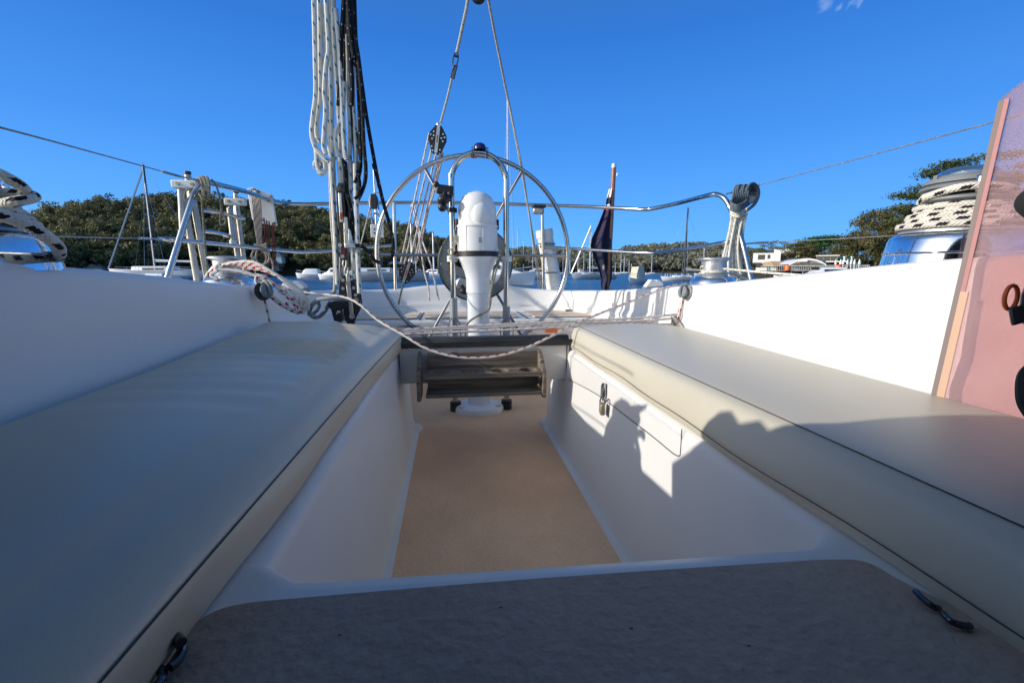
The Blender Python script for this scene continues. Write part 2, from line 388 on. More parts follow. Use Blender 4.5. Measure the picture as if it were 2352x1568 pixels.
        if bevel:
            b = o.modifiers.new('bevel', 'BEVEL'); b.width = bevel; b.segments = seg; b.limit_method = 'ANGLE'; b.angle_limit = R(40)
        return o
def tag(o, label=None, cat=None, group=None, kind=None):
    if label: o['label'] = label
    if cat: o['category'] = cat
    if group: o['group'] = group
    if kind: o['kind'] = kind
    return o
def thing(name, label, cat, loc, group=None):
    o = bpy.data.objects.new(name, None); COL.objects.link(o); o.location = Vector(loc); o.empty_display_size = .1
    return tag(o, label, cat, group)
def vadd(a, *b): return Vector((a[0]+b[0], a[1]+b[1], a[2]+b[2]))
# ================================================================== OWN BOAT: cockpit moulding
ZS, ZB, ZC, XC = -.66, -.29, -.205, .115     # sole, seat base, cushion top, centreline
boat = thing('yacht_cockpit', 'white moulded yacht cockpit with tan sole, facing benches and stern seat', 'cockpit', (XC, 1.2, ZS))
def wall_side(sgn):
    # footwell wall: seat edge rounded, fillet into the sole
    out = []
    for y, xt, xb in ((.34, .305, .285), (.6, .307, .286), (1.0, .311, .288), (1.5, .315, .290), (1.93, .318, .292)):
        prof = [(xb-.028, ZS+.0), (xb-.012, ZS+.006), (xb+.0, ZS+.03), (xt-.002, ZB-.022), (xt+.003, ZB-.010), (xt+.010, ZB-.003), (xt+.022, ZB), (.78, ZB)]
        out.append([(XC+sgn*a, y, b) for a, b in prof])
    # forward extension of the seat top beside the bridge deck
    return out
for sgn in (-1, 1):
    b = MB(); secs = wall_side(sgn); b.loft(secs)
    # end face of the bench towards the helm well
    e = secs[-1]; b.add([*e, (XC+sgn*.78, 1.93, ZS)], [tuple(range(len(e)+1))])
    # bench top forward of the well
    b.add([(XC+sgn*.327, -.6, ZB), (XC+sgn*.78, -.6, ZB), (XC+sgn*.78, .36, ZB), (XC+sgn*.327, .36, ZB)], [(0, 1, 2, 3)])
    b.build('bench', M['gelcoat'], boat)
# sole
b = MB(); b.add([(XC-.9, .3, ZS), (XC+.9, .3, ZS), (XC+.9, 3.0, ZS), (XC-.9, 3.0, ZS)], [(0, 1, 2, 3)]); b.build('sole', M['sole'], boat)
# small white moulded steps where the well widens
for sgn in (-1, 1): b = MB(); b.ball((XC+sgn*.285, 1.90, ZS-.01), .035, sc=(1, 1.5, .9)); b.build('corner_fillet', M['gelcoat'], boat)
# bridge deck with a rounded well mouth
BY0, BY1 = .40, .385     # edge (slightly skewed)
pe0, pe1 = U(870, 1322, Z=ZB-.010), U(1440, 1285, Z=ZB-.010)
def bridge_edge(x): return pe0.y + (x-pe0.x)*(pe1.y-pe0.y)/(pe1.x-pe0.x)
nose = [(-.6, 0), (-.030, 0), (-.014, -.003), (-.004, -.010), (0, -.022), (.0, -.08), (-.004, ZS-ZB)]
secs = []
for i in range(25):
    x = XC-.326 + .652*i/24
    # the mouth corners round off
    d = max(min(x-(XC-.305), (XC+.305)-x), 0); rr = .045; off = 0 if d > rr else rr - math.sqrt(max(rr*rr-(rr-d)**2, 0))
    secs.append([(x, (bridge_edge(x)+off + a) if a > -.5 else -.6, ZB+h) for a, h in nose])
b = MB(); b.loft(secs)
for sgn in (-1, 1):
    q = secs[0 if sgn < 0 else -1]
    pass
b.build('bridge_deck', M['gelcoat'], boat)
ol = [U(548, 1387, Z=ZB+.003), U(700, 1371, Z=ZB+.003), U(1200, 1330, Z=ZB+.003), U(1700, 1296, Z=ZB+.003), U(1905, 1284, Z=ZB+.003), U(1990, 1290, Z=ZB+.003), U(2060, 1328, Z=ZB+.003)]
xr = ol[-1].x
ol2 = [U(404, 1500, Z=ZB+.003), U(420, 1462, Z=ZB+.003), U(470, 1415, Z=ZB+.003)]
pts = catmull([Vector((-.19, .20, ZB+.003))] + ol2 + ol, 5)[:-1] + [ol[-1]] + [Vector((.45, .25, ZB+.003)), Vector((.45, -.5, ZB+.003)), Vector((-.19, -.5, ZB+.003))]
b = MB(); n_ = len(pts); b.add([(p.x, p.y, ZB+.003) for p in pts] + [(p.x, p.y, ZB-.002) for p in pts], [tuple(range(n_))] + [(i, n_+i, n_+(i+1) % n_, (i+1) % n_) for i in range(n_)])
b.build('bridge_nonskid', M['bridge'], boat)
# coaming swept round the cockpit: stations (bottom inner, top inner, outward)
st = []
def stn(B, T, O): st.append((Vector(B), Vector(T), Vector(O).normalized()))
XL = lambda k: XC-k
for y, kb, kt, zt in ((-.6, .70, .76, .045), (.0, .715, .78, .042), (.4, .735, .80, .033), (.8, .755, .815, .016), (1.2, .78, .83, -.008), (1.6, .80, .842, -.040), (1.9, .815, .85, -.058), (2.3, .83, .855, -.082), (2.65, .83, .85, -.103), (2.95, .80, .83, -.116)):
    stn((XC-kb, y, ZB), (XC-kt, y, zt), (-1, 0, 0))
stn((XC-.76, 3.15, ZB), (XC-.79, 3.19, -.124), (-1, .5, 0)); stn((XC-.66, 3.29, ZB), (XC-.70, 3.345, -.132), (-.6, 1, 0))
stn((XC-.5, 3.36, ZB), (XC-.52, 3.42, -.128), (-.15, 1, 0))
for x, zt in ((-.33, -.106), (-.15, -.098), (.0, -.096), (.15, -.096), (.33, -.110), (.5, -.130)): stn((XC+x, 3.38, ZB), (XC+x, 3.44, zt), (0, 1, 0))
stn((XC+.66, 3.29, ZB), (XC+.70, 3.345, -.140), (.6, 1, 0)); stn((XC+.76, 3.15, ZB), (XC+.79, 3.19, -.134), (1, .5, 0))
for y, kb, kt, zt in reversed(((-.6, .70, .76, .045), (.0, .715, .78, .042), (.4, .735, .80, .036), (.8, .755, .815, .020), (1.2, .78, .83, -.012), (1.6, .80, .845, -.044), (1.9, .815, .85, -.062), (2.3, .83, .855, -.088), (2.65, .83, .85, -.109), (2.95, .80, .83, -.124))):
    stn((XC+kb, y, ZB), (XC+kt, y, zt), (1, 0, 0))
Bs = catmull([s[0] for s in st], 6); Ts = catmull([s[1] for s in st], 6); Os = catmull([s[2] for s in st], 6)
secs = []
for B, T, O in zip(Bs, Ts, Os):
    O = O.normalized(); n2 = Vector((O.x, O.y, 0)); up = (T-B).normalized(); w = .46 if B.y < 3 else .20
    p = [B - n2*.05, B - n2*.022 + Vector((0, 0, .002)), B - n2*.006 + Vector((0, 0, .012)), B + up*.035]
    p += [B.lerp(T, .28)-n2*.008, B.lerp(T, .36)-n2*.001, B.lerp(T, .44)+n2*.006, B.lerp(T, .56)+n2*.004, B.lerp(T, .75)+n2*.003, T - up*.02, T - up*.007 + n2*.002, T + n2*.007, T + n2*.02 + Vector((0, 0, .003)), T + n2*(w*.5) + Vector((0, 0, .004)), T + n2*w - Vector((0, 0, .004)), T + n2*(w+.02) + Vector((0, 0, -.03)), Vector((T.x, T.y, 0)) + n2*(w+.05) + Vector((0, 0, -.22))]
    secs.append(p)
b = MB(); b.loft(secs); b.build('coaming', M['gelcoat'], boat, smooth=50)
# helm well sides, stern seat
for sgn in (-1, 1): b = MB(); b.bb(XC+sgn*.80-.02, XC+sgn*.80+.02, 1.92, 2.85, ZS, ZB-.002); b.build('helm_well_side', M['gelcoat'], boat)
prof = round2d([(2.83, ZS), (2.80, ZB), (3.46, ZB+.004), (3.46, ZS)], [0, .02, 0, 0])
b = MB(); b.loft([[(x, a, c) for a, c in prof] for x in (XC-.86, XC+.86)], closed=True, caps=True); b.build('stern_seat', M['gelcoat'], boat)
for x0, x1 in ((-.80, -.34), (-.30, .30), (.40, .80)):
    b = MB(); o = round2d([(XC+x0, 2.865), (XC+x1, 2.865), (XC+x1, 3.30), (XC+x0, 3.30)], .03)
    b.prism(o, (0, 0, ZB+.008), (1, 0, 0), (0, 1, 0), .005); b.build('seat_pad', M['tan_pad'], boat)
for x in (-.32, .35): b = MB(); b.bb(XC+x-.002, XC+x+.002, 2.81, 3.3, ZB+.002, ZB+.0075); b.build('hatch_seam', M['thread'], boat)
for x in (.72, .80): b = MB(); b.cyl((XC+x-.03, 3.2, ZB+.018), (XC+x+.03, 3.2, ZB+.018), .007); b.bb(XC+x-.012, XC+x+.012, 3.17, 3.23, ZB+.01, ZB+.016); b.build('hatch_hinge', M['steel'], boat)
# side decks and hull below the rails
b = MB()
outl = [(-1.25, -2.5), (-1.27, .5), (-1.22, 2.2), (-1.05, 3.2), (-.8, 3.95), (.8+2*XC, 3.95), (1.05+2*XC, 3.2), (1.22+2*XC, 2.2), (1.27+2*XC, .5), (1.25+2*XC, -2.5)]
zt = -.19; n_ = len(outl)
vs = [(x, y, zt) for x, y in outl] + [(XC+(x-XC)*.9, y, -1.7) for x, y in outl]
b.add(vs, [(i, i+1, n_+i+1, n_+i) for i in range(n_-1)])
b.add([(-1.27, -2.5, zt), (XC-.8, -2.5, zt), (XC-1.0, 2.6, zt), (XC-.9, 3.45, zt), (XC-.8, 3.95, zt), (-1.05, 3.2, zt), (-1.22, 2.2, zt)], [tuple(range(7))])
b.add([(XC*2+1.27, -2.5, zt), (XC+.8, -2.5, zt), (XC+1.0, 2.6, zt), (XC+.9, 3.45, zt), (XC+.8, 3.95, zt), (XC*2+1.05, 3.2, zt), (XC*2+1.22, 2.2, zt)], [tuple(range(7))])
b.add([(XC-.9, 3.45, zt), (XC+.9, 3.45, zt), (XC+.8, 3.95, zt), (XC-.8, 3.95, zt)], [(0, 1, 2, 3)])
b.build('hull', M['gelcoat'], boat)
# traveller beam
def brk(u, v, Y): return U(u, v, Y=Y)
yb = 1.66
b = MB(); prof = round2d([(yb, -.405), (yb, -.262), (yb+.025, -.250), (yb+.14, -.250), (yb+.14, -.405)], [.006, .02, .01, .01, .006])
b.loft([[(x, a, c) for a, c in prof] for x in (XC-.318, XC+.318)], closed=True, caps=True); b.build('traveller_beam', M['gelcoat'], boat)
for sgn in (-1, 1): b = MB(); b.bb(XC+sgn*.311-.0015, XC+sgn*.311+.0015, yb-.003, yb+.01, -.415, -.262); b.build('beam_seam', M['thread'], boat)
b = MB(); b.bb(XC+.46, XC+.54, 2.80-.012, 2.80-.002, ZB-.085, ZB-.05) ; b.build('orange_sticker', M['orange'], boat)
# locker lid in the right bench wall and its shadow gap
lx = lambda y, z: XC + (.286 + .024*((z-ZS)/(ZB-ZS)))+.004*(y-.6)
def onwall(u, v, off=.003):
    d = ray(u, v); s = .40/d.x
    for _ in range(8):
        p = d*s; s = (lx(p.y, p.z)-off)/d.x
    return d*s
l0 = [onwall(1306, 872), onwall(1420, 945), onwall(1560, 1047), onwall(1567, 980)]
b = MB(); b.tube([onwall(1304, 870), onwall(1370, 905), onwall(1440, 957), onwall(1500, 1003), onwall(1545, 1040), onwall(1560, 1046), onwall(1563, 1035), onwall(1566, 985)], .0010, n=6, sub=4)
b.build('locker_lid_gap', M['thread'], boat)
# the lid itself stands a hair proud of the wall
b = MB(); lp = [onwall(1304, 868), onwall(1370, 903), onwall(1440, 954), onwall(1500, 1000), onwall(1543, 1035), onwall(1556, 1040), onwall(1560, 1030), onwall(1562, 985)]
tp = [Vector((lx(p.y, ZB-.014)-.003, p.y, ZB-.014)) for p in reversed(lp)]
ol_ = lp + tp; n_ = len(ol_); b.add([tuple(p+Vector((.0016, 0, 0))) for p in ol_] + [tuple(p+Vector((.004, 0, 0))) for p in ol_], [tuple(range(n_))] + [(i, n_+i, n_+(i+1) % n_, (i+1) % n_) for i in range(n_)])
b.build('locker_lid', M['gelcoat'], boat, bevel=.0008)
# small marks of use
for nm, u_, v_, r_, m_ in (('blue_scuff', 1208, 1325, .0035, mat('blue paint mark', (.02, .08, .35), .6)), ('dirt_fleck', 1450, 1440, .0012, M['thread']), ('dirt_fleck', 1150, 1392, .001, M['thread']), ('dirt_fleck', 780, 1455, .001, M['thread']), ('dirt_fleck', 1720, 1480, .001, M['thread'])):
    p = U(u_, v_, Z=ZB+.004); b = MB(); b.ball((p.x, p.y, ZB+.0035 if v_ > 1340 else ZB), r_, n=8, sc=(1.6, .5, .25)); b.build(nm, m_, boat)
p = U(912, 1112, Z=ZS+.01); b = MB(); b.tube([p, p+Vector((.006, .012, .002)), p+Vector((.004, .03, .0))], .0015, n=5); b.build('twig', M['thread'], boat)
# cabin bulkhead, coachroof and dodger behind the photographer; unseen hood added to block light
b = MB(); b.bb(-.75, -.25, -.9, -.45, -1.3, .16); b.bb(.50, 1.0, -.9, -.45, -1.3, .16); b.bb(-.25, .5, -.9, -.45, -1.3, -.3); b.build('cabin_bulkhead', M['gelcoat'], boat, bevel=.02)
b = MB(); b.bb(-.80, 1.03, -3.2, -.9, -.25, .17); b.build('coachroof', M['gelcoat'], boat, bevel=.04)
shade_hood = thing('added_spray_hood', 'unseen canvas spray hood added behind the camera to shade the cockpit', 'spray hood', (XC, -.5, .1))
b = MB(); secs = []
for i in range(9):
    y = -1.7+1.98*i/8; zt_ = .52 + .16*math.sin(min(i/8*1.3, 1.0)*PI/2)
    half = .80; q = []
    for k in range(13):
        a = PI*k/12; q.append((XC - math.cos(a)*half*(1 if .1 < a < 3.0 else 1), y, .04 + (zt_-.04)*min(1, (math.sin(a))**.5)))
    secs.append(q)
b.loft(secs)
# left side wing reaching aft, outline shaped to cast the right cushion's shadow
b.add([(XC-.80, -.04, -.01), (XC-.80, .18, -.01), (XC-.805, .64, -.01), (XC-.80, .66, .08), (XC-.80, .60, .13), (XC-.80, .585, .15), (XC-.80, .565, .20), (XC-.797, .545, .225), (XC-.795, .52, .235), (XC-.795, .49, .222), (XC-.79, .455, .240), (XC-.79, .43, .232), (XC-.785, .385, .28), (XC-.78, .33, .54), (XC-.70, -.04, .62)], [tuple(range(15))])
o = b.build('shade_canvas', M['canvas'], shade_hood); so = o.modifiers.new('solid', 'SOLIDIFY'); so.thickness = .004
b = MB(); b.tube([(XC-math.cos(PI*k/12)*.79, .27, .03+(.66)*min(1, math.sin(PI*k/12)**.5)) for k in range(13)], .012, sub=3); b.build('hoop', M['steel'], shade_hood)

# ================================================================== CUSHIONS
def cushion(name, label, inner, outer, ys, ztop, zout, thick, wave=0.0, side=-1):
    root = thing(name, label, 'cushion', (inner[0], ys[0], ZB), 'vinyl cockpit seat cushions')
    secs = []; N = 220
    import bisect
    def ip(arr, y):
        i = min(max(bisect.bisect(ys, y)-1, 0), len(ys)-2); t = (y-ys[i])/(ys[i+1]-ys[i]); return arr[i]*(1-t)+arr[i+1]*t
    seam = []; seam2 = []
    for i in range(N+1):
        y = ys[0] + (ys[-1]-ys[0])*i/N
        xi, xo, zi, zo = ip(inner, y), ip(outer, y), ip(ztop, y), ip(zout, y)
        sg = 1 if xo > xi else -1; e = 0
        endr = min(i, N-i)/N; rnd = 1 if 0 < i < N else .3
        wob = .004*math.sin(y*7.3)*1 + .003*math.sin(y*17+1)
        Lx = abs(xo-xi); pr = []
        zb = ZB+.002
        pr.append((xo, zb)); pr.append((xo+sg*.000, zb+.02)); pr.append((xo, zo-.018)); pr.append((xo-sg*.008, zo-.004)); pr.append((xo-sg*.03, zo+.001))
        for t in ((.15, .3, .45, .6, .70, .80) if side < 0 else (.15, .3, .45, .6, .75, .88)):
            x = xo + (xi-xo)*t; z = zo + (zi-zo)*t + .010*math.sin(PI*t)
            if wave: z += wave*math.sin(y*72 + 3.5*math.sin(x*5+y*1.7) + x*4)*(.55+.45*math.sin(y*13+x*5))*math.exp(-((y-1.2)/.33)**2)*math.exp(-((t-.55)/.38)**2)
            pr.append((x, z))
        for a, h in (((.072, .000), (.046, -.003), (.024, -.009), (.008, -.019), (-.001, -.032), (-.003+wob*.6, -.048)) if side < 0 else ((.026, .000), (.014, -.0035), (.005, -.010), (.000, -.020), (-.008+wob*.6, -.045))) + (((-.001+wob, -(zi-zb)*.82), (.006+wob*.6, zb-zi)) if side < 0 else ((-.014+wob, -(zi-zb)*.82), (-.010+wob*.6, zb-zi))):
            pr.append((xi+sg*a*rnd, zi+h))
        if i in (0, N):
            cx = (xo+xi)/2; pr = [(p[0]+(cx-p[0])*.012, zb+(p[1]-zb)*.93) for p in pr]
        if i in (1, N-1):
            pr = [(p[0], zb+(p[1]-zb)*.985) for p in pr]
        yy = y if i not in (1, N-1) else (ys[0]+.008 if i == 1 else ys[-1]-.008)
        secs.append([(p[0], yy, p[1]) for p in pr])
        seam.append(Vector((xi-sg*.0012, yy, zi-.030)) if side < 0 else Vector((xi+sg*.025, yy, zi+.0006)))
        seam2.append(Vector((xi+sg*(wob-.0165), yy, zi-(zi-zb)*.80)))
    b = MB(); b.loft(secs, closed=True, caps=True); b.build('cover', M['vinyl'], root, smooth=60)
    b = MB(); b.tube(seam, .0008, n=5, sub=1)
    if side > 0: b.tube(seam2, .0007, n=5, sub=1)
    b.build('seam', M['thread'], root)
    return root
cushion('seat_cushion', 'cream vinyl bench cushion in shade on the left, with wrinkled top', [-.21, -.208, -.204, -.197, -.19], [-.60, -.603, -.645, -.675, -.66], [-.5, .3, 1.0, 1.45, 1.715], [ZC]*5, [-.205, -.205, -.203, -.192, -.170], .08, wave=.016, side=-1)
cushion('seat_cushion', 'cream vinyl bench cushion on the right, half in sunlight', [.432, .436, .443, .452, .458], [.80, .832, .862, .895, .900], [-.5, .3, 1.0, 1.5, 1.705], [ZC-.002]*5, [ZC-.005]*5, .08, side=1)
# ================================================================== WATER, SHORES
def quant(c, v): return tuple(x*v for x in c)
m = bpy.data.materials.new('harbour water'); m.use_nodes = True; nt = m.node_tree; n = nt.nodes; b_ = n['Principled BSDF']
b_.inputs['Specular IOR Level'].default_value = .28; b_.inputs['Roughness'].default_value = .25; b_.inputs['IOR'].default_value = 1.33
tc = n.new('ShaderNodeTexCoord'); mp = n.new('ShaderNodeMapping'); mp.inputs['Scale'].default_value = (1, .7, 1); lk(nt, tc.outputs['Object'], mp.inputs['Vector'])
n1 = n.new('ShaderNodeTexNoise'); n1.inputs['Scale'].default_value = .9; n1.inputs['Detail'].default_value = 5; n1.inputs['Roughness'].default_value = .65; lk(nt, mp.outputs[0], n1.inputs['Vector'])
n2 = n.new('ShaderNodeTexNoise'); n2.inputs['Scale'].default_value = .06; n2.inputs['Detail'].default_value = 3; lk(nt, mp.outputs[0], n2.inputs['Vector'])
bp = n.new('ShaderNodeBump'); bp.inputs['Strength'].default_value = 1.0; bp.inputs['Distance'].default_value = .55; lk(nt, n1.outputs['Fac'], bp.inputs['Height']); lk(nt, bp.outputs['Normal'], b_.inputs['Normal'])
rp = n.new('ShaderNodeValToRGB'); rp.color_ramp.elements[0].color = (.006, .050, .13, 1); rp.color_ramp.elements[1].color = (.014, .10, .23, 1); rp.color_ramp.elements[0].position = .4; rp.color_ramp.elements[1].position = .6
lk(nt, n2.outputs['Fac'], rp.inputs['Fac']); lk(nt, rp.outputs['Color'], b_.inputs['Base Color'])
M['water'] = m
WZ = -1.46
b = MB(); b.add([(-3000, -3000, WZ), (3000, -3000, WZ), (3000, 3500, WZ), (-3000, 3500, WZ)], [(0, 1, 2, 3)])
o = b.build('water', m); tag(o, kind='structure')
# land sheet far out to the horizon (hidden behind the hills)
M['earth'] = mat('dry hillside earth', (.028, .030, .016), .95, var=.4, vscale=.06)
def interp(tab, u):
    if u <= tab[0][0]: return tab[0][1]
    for (a, b0), (c, d) in zip(tab, tab[1:]):
        if u <= c: return b0 + (d-b0)*(u-a)/(c-a)
    return tab[-1][1]
def hd(u):
    d = ray(u, 625); q = Vector((d.x, d.y, 0)); return q.normalized()
def hill(name, tab, r0, r1, r2, treeh, u0, u1, nu=90, nr=14):
    """terrain sheet: shore at distance r0, ridge at r1, falling away to r2; tab gives the ridge height in metres by bearing"""
    vs = []; fs = []
    for i in range(nu+1):
        u = u0+(u1-u0)*i/nu; d = hd(u); rr0 = interp(r0, u) if isinstance(r0, list) else r0
        for k in range(nr+1):
            t = k/nr; r = rr0 + (r2-rr0)*t; tr = (r1-rr0)/(r2-rr0)
            hh = max(interp(tab, u)-treeh, 0.5); f = math.sin(min(t/tr, 1)*PI/2)**.85 if t < tr else 1-.25*(t-tr)/(1-tr)
            z = WZ + .4 + hh*f + .8*math.sin(u*.05+k)*f if k else WZ-1
            vs.append((d.x*r, d.y*r, z))
    for i in range(nu):
        for k in range(nr):
            a = i*(nr+1)+k; fs.append((a, a+nr+1, a+nr+2, a+1))
    b = MB(); b.add(vs, fs); o = b.build(name, M['earth'], smooth=80); tag(o, kind='structure')
    def ground(u, r):
        rr0 = interp(r0, u) if isinstance(r0, list) else r0
        t = (r-rr0)/(r2-rr0); tr = (r1-rr0)/(r2-rr0); hh = max(interp(tab, u)-treeh, .5)
        f = math.sin(min(max(t, 0)/tr, 1)*PI/2)**.85 if t < tr else 1-.25*(t-tr)/(1-tr)
        d = hd(u); return Vector((d.x*r, d.y*r, WZ+.4+hh*f))
    return ground
# ridge heights above the water in metres, read from the skyline at the ridge distance
def sky_tab(pts, r):
    out = []
    for u, v in pts:
        d = ray(u, v); out.append((u, d.z/math.hypot(d.x, d.y)*r - WZ))
    return out
left_sky = [(-700, 540), (-300, 540), (0, 535), (85, 505), (130, 485), (200, 478), (250, 464), (330, 466), (345, 456), (420, 455), (480, 456), (560, 462), (640, 470), (700, 474), (760, 492), (830, 505), (880, 512), (930, 517), (970, 532), (1010, 545), (1040, 558), (1080, 575), (1130, 596), (1180, 612), (1240, 622)]
mid_sky = [(1000, 600), (1100, 590), (1180, 584), (1200, 576), (1260, 578), (1320, 580), (1400, 588), (1440, 577), (1480, 572), (1520, 570), (1560, 568), (1620, 568), (1680, 572), (1740, 585), (1800, 590), (1900, 590), (2100, 590)]
g_left = hill('wooded_hill', sky_tab(left_sky, 285), 195, 285, 330, 9.5, -700, 1240)
g_mid = hill('far_wooded_hill', sky_tab(mid_sky, 820), 560, 820, 900, 8, 1000, 2300)
# foliage
def leaf_mat(name, dark, light, spec=.2):
    m = bpy.data.materials.new(name); m.use_nodes = True; nt = m.node_tree; n = nt.nodes; b = n['Principled BSDF']; b.inputs['Roughness'].default_value = .65; b.inputs['Specular IOR Level'].default_value = spec
    at = n.new('ShaderNodeAttribute'); at.attribute_name = 'tint'; rp = n.new('ShaderNodeValToRGB')
    e = rp.color_ramp.elements; e[0].color = (*dark, 1); e[1].color = (*light, 1)
    lk(nt, at.outputs['Fac'], rp.inputs['Fac']); lk(nt, rp.outputs['Color'], b.inputs['Base Color'])
    tr = n.new('ShaderNodeBsdfTranslucent'); lk(nt, rp.outputs['Color'], tr.inputs['Color']); ms = n.new('ShaderNodeMixShader'); ms.inputs[0].default_value = .2
    lk(nt, b.outputs[0], ms.inputs[1]); lk(nt, tr.outputs[0], ms.inputs[2]); lk(nt, ms.outputs[0], n['Material Output'].inputs['Surface'])
    return m
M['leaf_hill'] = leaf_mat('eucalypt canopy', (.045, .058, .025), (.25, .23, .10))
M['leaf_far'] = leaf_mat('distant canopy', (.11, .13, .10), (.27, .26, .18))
M['leaf_green'] = leaf_mat('fig foliage', (.012, .045, .008), (.05, .13, .02))
M['leaf_olive'] = leaf_mat('casuarina foliage', (.045, .048, .018), (.16, .145, .06))
M['leaf_pine'] = leaf_mat('pine foliage', (.03, .045, .015), (.12, .14, .05))
M['bark'] = mat('grey bark', (.20, .17, .13), .9, var=.4, vscale=2)
def np_quads(centers, sizes, tints, name, material, parent=None, org=(0, 0, 0), flat=.0, nrm=None):
    N = len(centers); a = rng.normal(size=(N, 3))
    if nrm is not None:
        nn_ = nrm + rng.normal(size=(N, 3))*.33; nn_ /= np.linalg.norm(nn_, axis=1)[:, None]; a -= nn_*np.sum(a*nn_, axis=1)[:, None]
    a /= np.linalg.norm(a, axis=1)[:, None]
    c = rng.normal(size=(N, 3)) if nrm is None else nn_; b = np.cross(a, c); b /= np.linalg.norm(b, axis=1)[:, None]
    s = sizes[:, None]; P = np.empty((N, 4, 3)); C = centers - np.array(org)
    asp = rng.uniform(.45, 1, size=(N, 1))
    P[:, 0] = C - a*s; P[:, 1] = C - b*s*asp; P[:, 2] = C + a*s; P[:, 3] = C + b*s*asp
    me = bpy.data.meshes.new(name); me.vertices.add(N*4); me.loops.add(N*4); me.polygons.add(N)
    me.vertices.foreach_set('co', P.reshape(-1)); me.loops.foreach_set('vertex_index', np.arange(N*4, dtype=np.int32))
    me.polygons.foreach_set('loop_start', np.arange(0, N*4, 4, dtype=np.int32)); me.polygons.foreach_set('loop_total', np.full(N, 4, dtype=np.int32))
    at = me.attributes.new('tint', 'FLOAT', 'FACE'); at.data.foreach_set('value', tints.astype(np.float32))
    me.update(); me.materials.append(material); o = bpy.data.objects.new(name, me); COL.objects.link(o); o.location = org if parent is None else (0, 0, 0)
    if parent is not None: o.parent = parent
    return o
def crown_points(c, rx, rz, nl, per, sz):
    """leaf clumps gathered on several lobes inside a crown"""
    out = []; t = []; nr_ = []
    lob = rng.normal(size=(nl, 3)); lob /= np.linalg.norm(lob, axis=1)[:, None]; lob *= rng.uniform(.35, .85, size=(nl, 1)); lob[:, 2] = lob[:, 2]*.8+.1
    for l in lob:
        lc = np.array(c)+l*np.array([rx, rx, rz]); lr = rx*rng.uniform(.22, .42); q = rng.normal(size=(per, 3)); q /= np.linalg.norm(q, axis=1)[:, None]
        nr_.append(q.copy()); q *= rng.uniform(.55, 1.05, size=(per, 1)); out.append(lc + q*np.array([lr, lr, lr*.7*min(1.2, rz/rx+.2)])); t.append(np.full(per, rng.uniform(0, 1)))
    return np.concatenate(out), np.concatenate(t), np.concatenate(nr_)
def forest(name, label, ground, us, rs, count, rad, nl, per, leaf, material, hmul=1.0):
    C = []; T = []; Sz = []; NR = []
    for i in range(count):
        u = rng.uniform(*us); t = rng.uniform(0, 1)**1.15; r = rs(u)[0] + (rs(u)[1]-rs(u)[0])*t
        g = ground(u, r); k = rng.uniform(.7, 1.35); rr = rad*k; hh = rr*hmul
        p, tt, nq = crown_points((g.x, g.y, g.z+hh*1.1), rr, hh, nl, per, leaf)
        t_n = .5+.5*math.sin(u*.021+1.3*math.sin(r*.07))*math.cos(r*.09+u*.013); base = min(1, max(0, .05+.38*t_n+.28*(1-t)+rng.uniform(-.13, .13))); NR.append(nq); C.append(p); T.append(np.clip(base + .25*tt + rng.uniform(-.05, .05, len(tt)), 0, 1)); Sz.append(rng.uniform(.6, 1.3, len(tt))*leaf)  # lower slope tinted lighter as if sunlit, ridge left darker
    o = np_quads(np.concatenate(C), np.concatenate(Sz), np.concatenate(T), name, material, nrm=np.concatenate(NR)); tag(o, label, 'forest', kind='stuff'); return o
forest('hillside_forest', 'dense dark eucalypt bush covering the hill on the left', g_left, (20, 1190), lambda u: (192, 292), 1050, 4.2, 11, 56, .40, M['leaf_hill'], 1.05)
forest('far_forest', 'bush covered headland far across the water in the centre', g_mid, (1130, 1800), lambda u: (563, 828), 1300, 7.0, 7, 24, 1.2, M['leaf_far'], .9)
# pale trunks showing in the bush of the left hill
b = MB()
for i in range(120):
    u = rng.uniform(90, 1150); r = rng.uniform(198, 280); g = ground = g_left(u, r); h = rng.uniform(5, 9)
    a = rng.uniform(-.15, .15); b.tube([g, g+Vector((a*h*.5, 0, h*.5)), g+Vector((a*h*1.6, -.4, h))], .16, n=5, sub=2, rfun=lambda t: 1-.6*t)
    if i % 2: b.tube([g+Vector((a*h*.5, 0, h*.45)), g+Vector((a*h+1.4*(1 if i % 4 == 1 else -1), -.5, h*.95))], .1, n=4, sub=1)
o = b.build('bush_trunks', M['bark']); tag(o, 'pale gum trunks showing through the bush on the left hill', 'tree trunks', kind='stuff')

